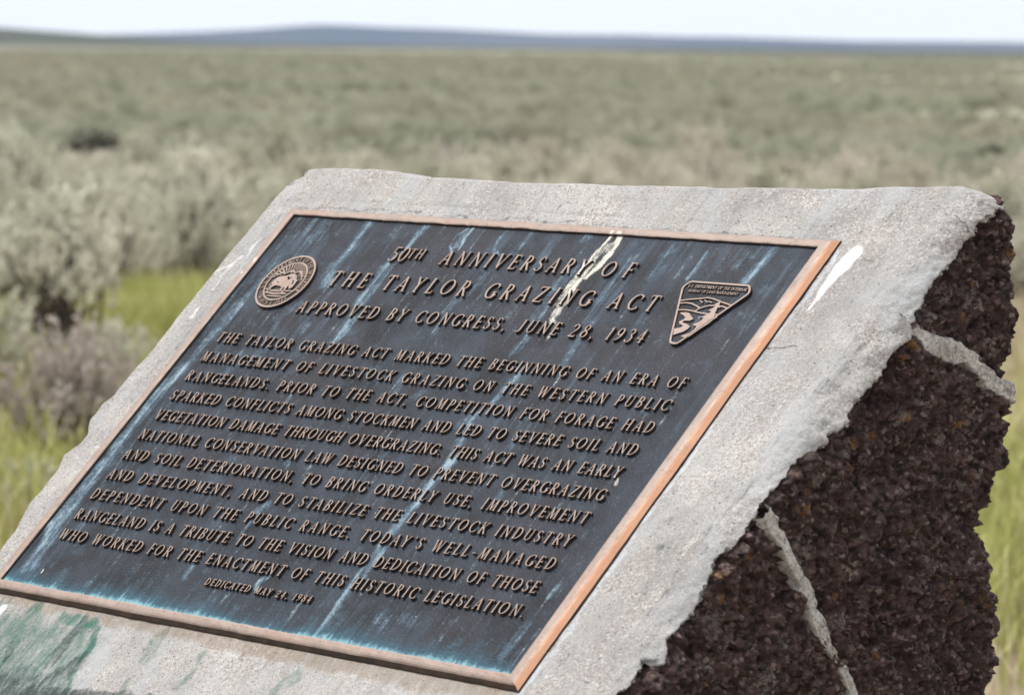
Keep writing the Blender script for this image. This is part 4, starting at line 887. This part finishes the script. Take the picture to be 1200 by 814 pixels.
GL = {
 'A': (.74, [bar(.10, .03, .385, .97, TN), bar(.385, .93, .63, .04, TK), bar(.20, .34, .53, .34, TN), sf(.10, 0, .09), sf(.64, 0, .10)]),
 'B': (.56, stem(.13) + [arc(.25, .745, .21, .215, 90, -90), arc(.26, .27, .235, .235, 90, -90), bar(.13, .96, .26, .96, TN), bar(.13, .52, .27, .52, TN), bar(.13, .036, .27, .036, TN)]),
 'C': (.70, [arc(.44, .5, .37, .465, 48, 312), bar(.66, .70, .66, .90, .034), bar(.655, .18, .68, .25, .030)]),
 'D': (.74, stem(.13) + [arc(.28, .5, .385, .46, 90, -90), bar(.13, .96, .29, .96, TN), bar(.13, .04, .29, .04, TN)]),
 'E': (.52, stem(.13) + [bar(.13, .96, .45, .96, TN), bar(.13, .52, .39, .52, TN), bar(.13, .04, .47, .04, TN), bar(.455, .96, .455, .83, .028), bar(.49, .04, .505, .18, .028), bar(.39, .60, .39, .44, .024)]),
 'F': (.50, stem(.13) + [bar(.13, .96, .46, .96, TN), bar(.13, .52, .39, .52, TN), bar(.47, .96, .47, .82, .028), bar(.39, .60, .39, .44, .024)]),
 'G': (.74, [arc(.44, .5, .37, .465, 48, 330), bar(.66, .70, .66, .88, .034), bar(.645, .08, .645, .40, .060), sf(.645, .42, .10)]),
 'H': (.74, stem(.13) + stem(.61) + [bar(.13, .52, .61, .52, TN)]),
 'I': (.26, stem(.13)),
 'J': (.40, [bar(.27, .22, .27, .93, TK), sf(.27, 1), arc(.10, .20, .17, .17, 0, -130, TK, TN)]),
 'K': (.66, stem(.13) + [bar(.17, .45, .53, .95, TN), bar(.27, .56, .57, .05, TK), sf(.53, 1, .09), sf(.59, 0, .08)]),
 'L': (.50, stem(.13) + [bar(.13, .04, .45, .04, TN), bar(.47, .04, .49, .20, .028)]),
 'M': (.84, [bar(.11, .03, .17, .96, TN), bar(.17, .95, .42, .07, TK), bar(.42, .07, .67, .95, TN), bar(.67, .94, .73, .06, TK), sf(.11, 0, .085), sf(.73, 0, .10), sf(.13, 1, .06), sf(.70, 1, .06)]),
 'N': (.76, [bar(.13, .03, .13, .96, TN), bar(.13, .94, .62, .06, TK), bar(.62, .06, .62, .96, TN), sf(.13, 0, .085), sf(.08, 1, .06), sf(.62, 1, .09)]),
 'O': (.84, [arc(.42, .5, .35, .465, 0, 360, n=40)]),
 'P': (.54, stem(.13) + [arc(.25, .71, .23, .25, 90, -90), bar(.13, .96, .26, .96, TN), bar(.13, .46, .26, .46, TN)]),
 'R': (.62, stem(.13) + [arc(.25, .73, .21, .23, 90, -90), bar(.13, .96, .26, .96, TN), bar(.13, .50, .26, .50, TN), bar(.27, .50, .54, .05, TK), sf(.56, 0, .06)]),
 'S': (.50, [arc(.25, .735, .165, .225, 40, 250, TK * .85), [(.20, .55, TK * .8), (.33, .46, TK)], arc(.24, .265, .185, .225, 60, -150, TK * .95), bar(.39, .75, .39, .92, .026), bar(.075, .10, .075, .26, .026)]),
 'T': (.64, [bar(.32, .03, .32, .95, TK), bar(.05, .96, .59, .96, TN), bar(.045, .96, .03, .82, .028), bar(.595, .96, .61, .82, .028), sf(.32, 0)]),
 'U': (.72, [bar(.13, .34, .13, .95, TK), bar(.59, .34, .59, .95, TN), arc(.36, .32, .23, .285, 180, 360, TK * .8), sf(.13, 1), sf(.59, 1, .09)]),
 'V': (.72, [bar(.11, .96, .37, .04, TK), bar(.37, .06, .62, .96, TN), sf(.11, 1, .095), sf(.62, 1, .085)]),
 'W': (1.0, [bar(.10, .96, .31, .04, TK), bar(.31, .06, .50, .94, TN), bar(.50, .94, .70, .04, TK), bar(.70, .06, .89, .96, TN), sf(.10, 1, .09), sf(.89, 1, .085), sf(.50, 1, .05)]),
 'Y': (.68, [bar(.10, .96, .35, .47, TK), bar(.35, .47, .58, .96, TN), bar(.34, .04, .34, .47, TK), sf(.10, 1, .09), sf(.58, 1, .085), sf(.34, 0)]),
 'Z': (.62, [bar(.08, .96, .53, .96, TN), bar(.53, .95, .09, .05, TK), bar(.09, .04, .55, .04, TN), bar(.085, .96, .075, .83, .028), bar(.55, .04, .57, .18, .028)]),
 '.': (.24, [bar(.11, .06, .112, .06, .068)]), ',': (.24, [bar(.12, .06, .122, .06, .064), [(.135, .05, .045), (.06, -.15, .015)]]),
 "'": (.20, [[(.10, .97, .055), (.08, .76, .022)]]), '-': (.40, [bar(.07, .40, .33, .40, TN * 1.2)]), ' ': (.34, []),
 '0': (.62, [arc(.31, .5, .235, .465, 0, 360, n=36)]), '1': (.34, [bar(.19, .05, .19, .95, TK), bar(.19, .95, .08, .82, .035), sf(.19, 0)]),
 '2': (.58, [arc(.27, .74, .19, .225, 165, -20, TK * .95), [(.45, .68, TK), (.32, .40, TN), (.08, .06, TN)], bar(.08, .05, .50, .05, .055), bar(.51, .05, .53, .17, .028)]),
 '3': (.54, [arc(.25, .76, .17, .20, 150, -75, TK * .9), arc(.24, .25, .22, .27, 75, -150, TK), ]),
 '4': (.60, [bar(.38, .02, .38, .95, TK), bar(.38, .95, .06, .30, TN), bar(.06, .30, .54, .30, TN), sf(.38, 0, .08)]),
 '5': (.54, [bar(.14, .95, .46, .95, TN * 1.2), bar(.14, .95, .12, .58, TN), arc(.23, .30, .22, .29, 110, -140, TK)]),
 '8': (.56, [arc(.28, .76, .17, .20, 0, 360, TK * .9, TN), arc(.28, .27, .21, .235, 0, 360, TK, TN)]),
 '9': (.58, [arc(.28, .70, .20, .26, 0, 360, TK, TN), [(.48, .66, TK), (.46, .40, TK), (.34, .16, TN), (.10, .02, TN * .8)]]),
}
def glyph_set(cap, thick, bev, res=64, tol=.010, fat=0.0):
    out = {}
    def get(ch):
        if ch not in out:
            adv, stx = GL[ch]
            if not stx: out[ch] = (adv, None)
            else:
                if fat: stx = [[(x, y, w_ + fat) for x, y, w_ in s_] for s_ in stx]
                D, org = raster(stx, [], (-.15, -.25, adv + .15, 1.12), res); V, F, mi_ = solid(D, org, res, tol, thick / cap, bev / cap); V = V * cap; out[ch] = (adv, (V, F, mi_))
        return out[ch]
    return get
def set_line(txt, uL, uR, vb, cap, thick, get, track=.10, spc=None, raise_=None):
    """letters laid between uL and uR; returns arrays"""
    adv = []
    for i, ch in enumerate(txt): adv.append(get(ch)[0])
    kern = {('A', 'Y'): -.08, ('T', 'A'): -.08, ('A', 'T'): -.07, ('A', 'V'): -.08, ('V', 'A'): -.08, ('L', 'Y'): -.06, ('R', 'Y'): -.03, ('L', 'T'): -.06, ('F', 'O'): -.02, ('T', 'O'): -.03, ('P', 'A'): -.05, ('Y', 'L'): -.04, ('W', 'A'): -.05, ('A', 'W'): -.05}
    nat = sum(adv) + sum(kern.get((a_, b_), 0) for a_, b_ in zip(txt[:-1], txt[1:])) - .06
    gaps = len(txt) - 1; tot = (uR - uL) / cap; tr = (tot - nat) / gaps; sx = 1.0
    if tr < track * .5: sx = tot / (nat + gaps * track * .5); tr = track * .5
    if tr > track * 2.6: pass
    VV, FF, MM, II = [], [], [], []; x = 0.0; n = 0
    for i, ch in enumerate(txt):
        g_ = get(ch)[1]
        if g_ is not None:
            V, F, mi_ = g_; V = V.copy(); j1, j2 = rng.normal() * .006 * cap, rng.normal() * .006 * cap
            V[:, 0] = V[:, 0] * sx + uL + (x - .03) * cap * sx + j1; V[:, 1] += vb + j2; VV.append(V); FF.append(F + n); MM.append(mi_); II.append(np.full(len(V), i)); n += len(V)
        x += adv[i] + tr + (kern.get((ch, txt[i + 1]), 0) if i < gaps else 0)
    return np.concatenate(VV), np.concatenate(FF), np.concatenate(MM), np.concatenate(II)
def put_text(name, parts, label, txts, by='word'):
    ln = bpy.data.objects.new(name, None); COL.objects.link(ln); ln.parent = pl_o; ln['label'] = label; ln.empty_display_size = .02
    c0 = np.concatenate([p[0] for p in parts])[:, :2]; c0 = np.array([c0[:, 0].min(), c0[:, 1].min()]); ln.location = (c0[0], c0[1], 0)
    for p, t in zip(parts, txts):
        V, F, MI, LI = p; wd = 0; ids = []
        for ch in t:
            ids.append(wd if by == 'word' else len(ids)); wd += ch == ' '
        key = np.array(ids)[LI]
        for kk in np.unique(key):
            fm = key[F[:, 0]] == kk; Fk = F[fm]; us = np.unique(Fk); mp_ = np.zeros(len(V), int); mp_[us] = np.arange(len(us)); Vk = V[us].copy(); w_ = splot(Vk[:, :2])['white']
            Vk -= (c0[0], c0[1], -.0001); link('word' if by == 'word' else 'letter', mesh_of('word', Vk, mp_[Fk], [BRONZE, WALL], False, MI[fm], {'white': w_}), ln)
gB = glyph_set(.0152, .0038, .00035); g2 = glyph_set(.0232, .0038, .00045); g1 = glyph_set(.0222, .0038, .00045); g1s = glyph_set(.0150, .0038, .00035); g3 = glyph_set(.0185, .0038, .0004); gD = glyph_set(.0092, .0036, .00022, fat=.012)
put_text('inscription_line', [set_line('50', -.2035, -.1760, .2285, .0222, 0, g1), set_line('TH', -.1745, -.150, .2345, .0155, 0, g1s), set_line('ANNIVERSARY', -.1145, .123, .2288, .0222, 0, g1), set_line('OF', .149, .1935, .2288, .0222, 0, g1)], 'raised first line reading 50TH ANNIVERSARY OF', ['50', 'TH', 'ANNIVERSARY', 'OF'], 'letter')
put_text('inscription_line', [set_line('THE TAYLOR GRAZING ACT', -.2730, .2640, .1842, .0232, 0, g2)], 'raised second line reading THE TAYLOR GRAZING ACT, the largest letters', ['THE TAYLOR GRAZING ACT'], 'letter')
put_text('inscription_line', [set_line('APPROVED BY CONGRESS, JUNE 28, 1934', -.2905, .2820, .1400, .0185, 0, g3)], 'raised third line reading APPROVED BY CONGRESS, JUNE 28, 1934', ['APPROVED BY CONGRESS, JUNE 28, 1934'], 'letter')
body = ["THE TAYLOR GRAZING ACT MARKED THE BEGINNING OF AN ERA OF", "MANAGEMENT OF LIVESTOCK GRAZING ON THE WESTERN PUBLIC", "RANGELANDS. PRIOR TO THE ACT, COMPETITION FOR FORAGE HAD", "SPARKED CONFLICTS AMONG STOCKMEN AND LED TO SEVERE SOIL AND", "VEGETATION DAMAGE THROUGH OVERGRAZING. THIS ACT WAS AN EARLY", "NATIONAL CONSERVATION LAW DESIGNED TO PREVENT OVERGRAZING", "AND SOIL DETERIORATION, TO BRING ORDERLY USE, IMPROVEMENT", "AND DEVELOPMENT, AND TO STABILIZE THE LIVESTOCK INDUSTRY", "DEPENDENT UPON THE PUBLIC RANGE. TODAY'S WELL-MANAGED", "RANGELAND IS A TRIBUTE TO THE VISION AND DEDICATION OF THOSE", "WHO WORKED FOR THE ENACTMENT OF THIS HISTORIC LEGISLATION."]
for i, t in enumerate(body):
    put_text('inscription_line', [set_line(t, -.3880, .3845 if i < 10 else .391, .0845 - .03083 * i, .0152, 0, gB)], 'raised body line starting ' + ' '.join(t.split()[:3]), [t])
put_text('inscription_line', [set_line('DEDICATED MAY 24, 1984', -.0920, .0850, -.2505, .0092, 0, gD)], 'small last line reading DEDICATED MAY 24, 1984', ['DEDICATED MAY 24, 1984'])

# ---- round seal with a bison (units of its radius)
seal_c = np.array([-.3479, .1846]); seal_r = .0421
def ring(r, w_, n=90): return [(r * math.cos(2 * math.pi * i / n), r * math.sin(2 * math.pi * i / n), w_) for i in range(n + 1)]
def text_on_arc(txt, r, a0, a1, cap, inward=False, fat=.0):
    out = []; adv = [GL[c][0] + .12 for c in txt]; tot = sum(adv); acc = 0
    for ch, ad in zip(txt, adv):
        mid = (acc + ad / 2) / tot; an = math.radians(a0 + (a1 - a0) * mid); acc += ad
        for s_ in GL[ch][1]:
            q = []
            for x, y, w_ in s_:
                lx, ly = (x - ad / 2 + .06) * cap, (y - .5) * cap
                if inward: rr_ = r - ly; q.append((rr_ * math.cos(an) - lx * math.sin(an), rr_ * math.sin(an) + lx * math.cos(an), (w_ + fat) * cap))
                else: rr_ = r + ly; q.append((rr_ * math.cos(an) + lx * math.sin(an), rr_ * math.sin(an) - lx * math.cos(an), (w_ + fat) * cap))
            out.append(q)
    return out
rings = [ring(.965, .035), ring(.715, .028)]
letters = text_on_arc('U.S. DEPARTMENT OF THE INTERIOR', .835, 205, -25, .135, False, .02) + text_on_arc('MARCH 3, 1849', .835, 225, 315, .115, True, .02)
bison = np.array([(-.47, .04), (-.50, -.06), (-.52, -.20), (-.49, -.22), (-.45, -.10), (-.42, -.12), (-.44, -.24), (-.42, -.33), (-.35, -.33), (-.35, -.26), (-.29, -.18), (-.22, -.16), (-.05, -.18), (.05, -.20), (.07, -.33), (.15, -.33), (.15, -.22), (.20, -.20), (.22, -.32), (.29, -.32), (.29, -.16), (.33, -.14), (.37, -.22), (.43, -.26), (.50, -.20), (.52, -.10), (.50, .02), (.53, .10), (.48, .11), (.44, .09), (.38, .20), (.28, .28), (.16, .32), (.04, .30), (-.08, .22), (-.20, .20), (-.32, .19), (-.42, .14)])
rays = []
for k in range(15):
    an = math.radians(22 + 136 * k / 14); rays.append([(.42 * math.cos(an) * 1.0, .12 + .30 * math.sin(an), .012), (.67 * math.cos(an), .67 * math.sin(an), .026)])
mount = [[(-.63, .12, .02), (-.40, .34, .026), (-.28, .27, .022), (-.05, .42, .028), (.12, .34, .024), (.34, .42, .026), (.62, .10, .02)], [(-.10, .40, .03), (-.02, .33, .02)], [(.30, .40, .03), (.42, .30, .02)]]
land = [[(-.60, -.32, .02), (-.3, -.37, .028), (.1, -.36, .03), (.58, -.32, .02)], [(-.50, -.45, .024), (-.1, -.47, .034), (.40, -.44, .024)], [(-.30, -.57, .02), (.05, -.56, .03), (.30, -.55, .02)], [(-.45, -.40, .02), (-.38, -.45, .02)], [(.2, -.40, .02), (.3, -.44, .02)]]
def art(name, strokes, polys, scale, cen, parent, thick, bev, box=(-1.05, -1.05, 1.05, 1.05), res=150, tol=.004, lift=0., label=None, mats=None):
    D, org = raster(strokes, polys, box, res); V, F, mi_ = solid(D, org, res, tol, thick / scale, bev / scale); V *= scale; V[:, 0] += cen[0]; V[:, 1] += cen[1]; V[:, 2] += lift
    o = link(name, mesh_of(name, V, F, mats or [BRONZE, WALL], False, mi_, {'white': np.zeros(len(V))}), parent)
    if label: o['label'] = label
    return o
disc = [('p', 1, np.array([(.98 * math.cos(2 * math.pi * i / 72), .98 * math.sin(2 * math.pi * i / 72)) for i in range(72)]))]
seal = art('seal', [], disc, seal_r, seal_c, pl_o, .0030, .0002, lift=-.0012, res=60, tol=.008, label='round seal disc with a bison under sun rays', mats=[WALL, WALL])
art('seal_ring', rings, [], seal_r, seal_c, seal, .0022, .0002, lift=.0004)
art('seal_lettering', letters, [], seal_r, seal_c, seal, .0016, .0001, lift=.0003, res=200, tol=.004)
art('bison', [], [('p', 1, bison), ('s', -1, [(.02, .17, .03), (.10, .10, .03), (.16, .16, .02)]), ('s', -1, [(.34, .06, .022), (.40, -.06, .022)]), ('s', -1, [(-.30, -.02, .010), (-.20, -.06, .010)])], seal_r, seal_c + np.array([-.0005, -.001]), seal, .0026, .0003, lift=.0010)
art('sun_rays', rays, [], seal_r, seal_c, seal, .0015, .0001, lift=.0002)
art('mountains', mount, [], seal_r, seal_c, seal, .0018, .0002, lift=.0004)
art('foreground_land', land, [], seal_r, seal_c, seal, .0015, .0002, lift=.0002)
# ---- triangular badge: mountains, river and pine (metres)
tri = np.array([(.2840, .2270), (.3815, .2270), (.3300, .1420), (.3235, .1420)])
tri = np.array([(.2885, .2295), (.3755, .2295), (.3822, .2215), (.3330, .1425), (.3245, .1425), (.2838, .2190)])
tri = np.array([(.2890, .2300), (.3760, .2300), (.3830, .2200), (.3335, .1430), (.3225, .1440), (.2838, .2215)])
BW = .0013
def closed(P, w_): return [(p[0], p[1], w_) for p in list(P) + [P[0], P[1]]]
def smooth_poly(P, r=.006, n=6):
    out = []
    for i in range(len(P)):
        a_, b_, c_ = P[i - 1], P[i], P[(i + 1) % len(P)]; d1 = (a_ - b_); d2 = (c_ - b_); l1, l2 = np.linalg.norm(d1), np.linalg.norm(d2); rr_ = min(r, l1 * .45, l2 * .45); p0, p1 = b_ + d1 / l1 * rr_, b_ + d2 / l2 * rr_
        for k in range(n + 1): t = k / n; out.append((1 - t) ** 2 * p0 + 2 * t * (1 - t) * b_ + t * t * p1)
    return np.array(out)
trs = smooth_poly(tri, .004)
bx = (.275, .134, .392, .238)
badge = art('badge', [], [('p', 1, trs)], 1.0, (0, 0), pl_o, .0030, .0002, box=bx, res=3000, tol=.0003, lift=-.0014, label='triangular badge with mountains, a winding river and a pine', mats=[PLATE, WALL])
badge.data.materials[0] = PLATE
def bp(x, y): return un(770 + x / 8.567, 320 + y / 8.567, 0)
def bl(l, w_): return [(*bp(x, y), w_) for x, y in l]
art('badge_rim', [closed(trs, BW)], [], 1.0, (0, 0), badge, .0024, .0003, box=bx, res=3000, tol=.0002, lift=.0004)
hillsL = [bl([(235, 275), (330, 262), (430, 255), (510, 245), (570, 258), (650, 290), (740, 320)], .0009), bl([(225, 300), (300, 297), (350, 305), (400, 330), (430, 352)], .0009), bl([(430, 352), (480, 335), (530, 325), (600, 325), (660, 335), (705, 352)], .0009), bl([(215, 368), (290, 368), (380, 382), (430, 350)], .0009), bl([(380, 385), (440, 400), (520, 410), (600, 415)], .0009), bl([(430, 275), (455, 290), (445, 300)], .0007), bl([(480, 270), (500, 290), (530, 285), (550, 295)], .0007)]
art('badge_mountains', hillsL, [], 1.0, (0, 0), badge, .0018, .0002, box=bx, res=3000, tol=.0002, lift=.0002)
river = np.array([bp(*p) for p in [(232, 395), (290, 392), (330, 402), (335, 418), (355, 440), (365, 462), (330, 478), (270, 478), (255, 495), (300, 510), (335, 535), (310, 560), (260, 590), (160, 622), (172, 555), (240, 545), (262, 525), (225, 510), (220, 485), (270, 462), (285, 445), (265, 425), (240, 412)]])
art('badge_river', [], [('p', 1, river)], 1.0, (0, 0), badge, .0020, .0002, box=bx, res=3000, tol=.0002, lift=.0003)
pine = np.array([bp(*p) for p in [(662, 250), (640, 285), (605, 298), (575, 320), (590, 330), (555, 355), (510, 378), (545, 385), (520, 405), (480, 425), (430, 445), (470, 450), (440, 480), (400, 500), (350, 515), (375, 530), (400, 530), (380, 560), (330, 600), (235, 632), (260, 645), (320, 635), (290, 660), (360, 610), (440, 555), (520, 505), (560, 470), (610, 440), (575, 430), (585, 400), (600, 370), (610, 345), (640, 350), (625, 320)]])
art('badge_pine', [], [('p', 1, pine)], 1.0, (0, 0), badge, .0022, .0002, box=bx, res=3000, tol=.0002, lift=.0004)
def small_text(txt, uL, uR, vb, cap):
    out = []; adv = [GL[c][0] + .10 for c in txt]; tot = sum(adv); k = (uR - uL) / (tot * cap); x = 0
    for ch, ad in zip(txt, adv):
        for s_ in GL[ch][1]: out.append([(uL + (x + p[0]) * cap * k, vb + p[1] * cap, (p[2] + .02) * cap) for p in s_])
        x += ad
    return out
art('badge_lettering', small_text('U.S. DEPARTMENT OF THE INTERIOR', .2905, .3765, .2218, .0042) + small_text('BUREAU OF LAND MANAGEMENT', .2960, .3690, .2155, .0036), [], 1.0, (0, 0), badge, .0018, .0001, box=bx, res=6000, tol=.00008, lift=.0003)

# ================================================================== HAZE
me = bpy.data.meshes.new('haze'); R0, z0, z1 = 19500, -480, 260
me.from_pydata([(x, y, z) for z in (z0, z1) for x, y in ((-R0, -R0), (R0, -R0), (R0, R0), (-R0, R0))], [], [(0, 3, 2, 1), (4, 5, 6, 7), (0, 1, 5, 4), (1, 2, 6, 5), (2, 3, 7, 6), (3, 0, 4, 7)])
hm = bpy.data.materials.new('haze'); hm.use_nodes = True; hm.node_tree.nodes.clear(); ho = hm.node_tree.nodes.new('ShaderNodeOutputMaterial'); hv = hm.node_tree.nodes.new('ShaderNodeVolumePrincipled')
hv.inputs['Density'].default_value = 3.4e-5; hv.inputs['Color'].default_value = (.52, .66, .98, 1); hm.node_tree.links.new(hv.outputs[0], ho.inputs['Volume']); me.materials.append(hm)
link('haze', me, kind='stuff', label='thin blue air haze over the far plain and hills', category='haze')
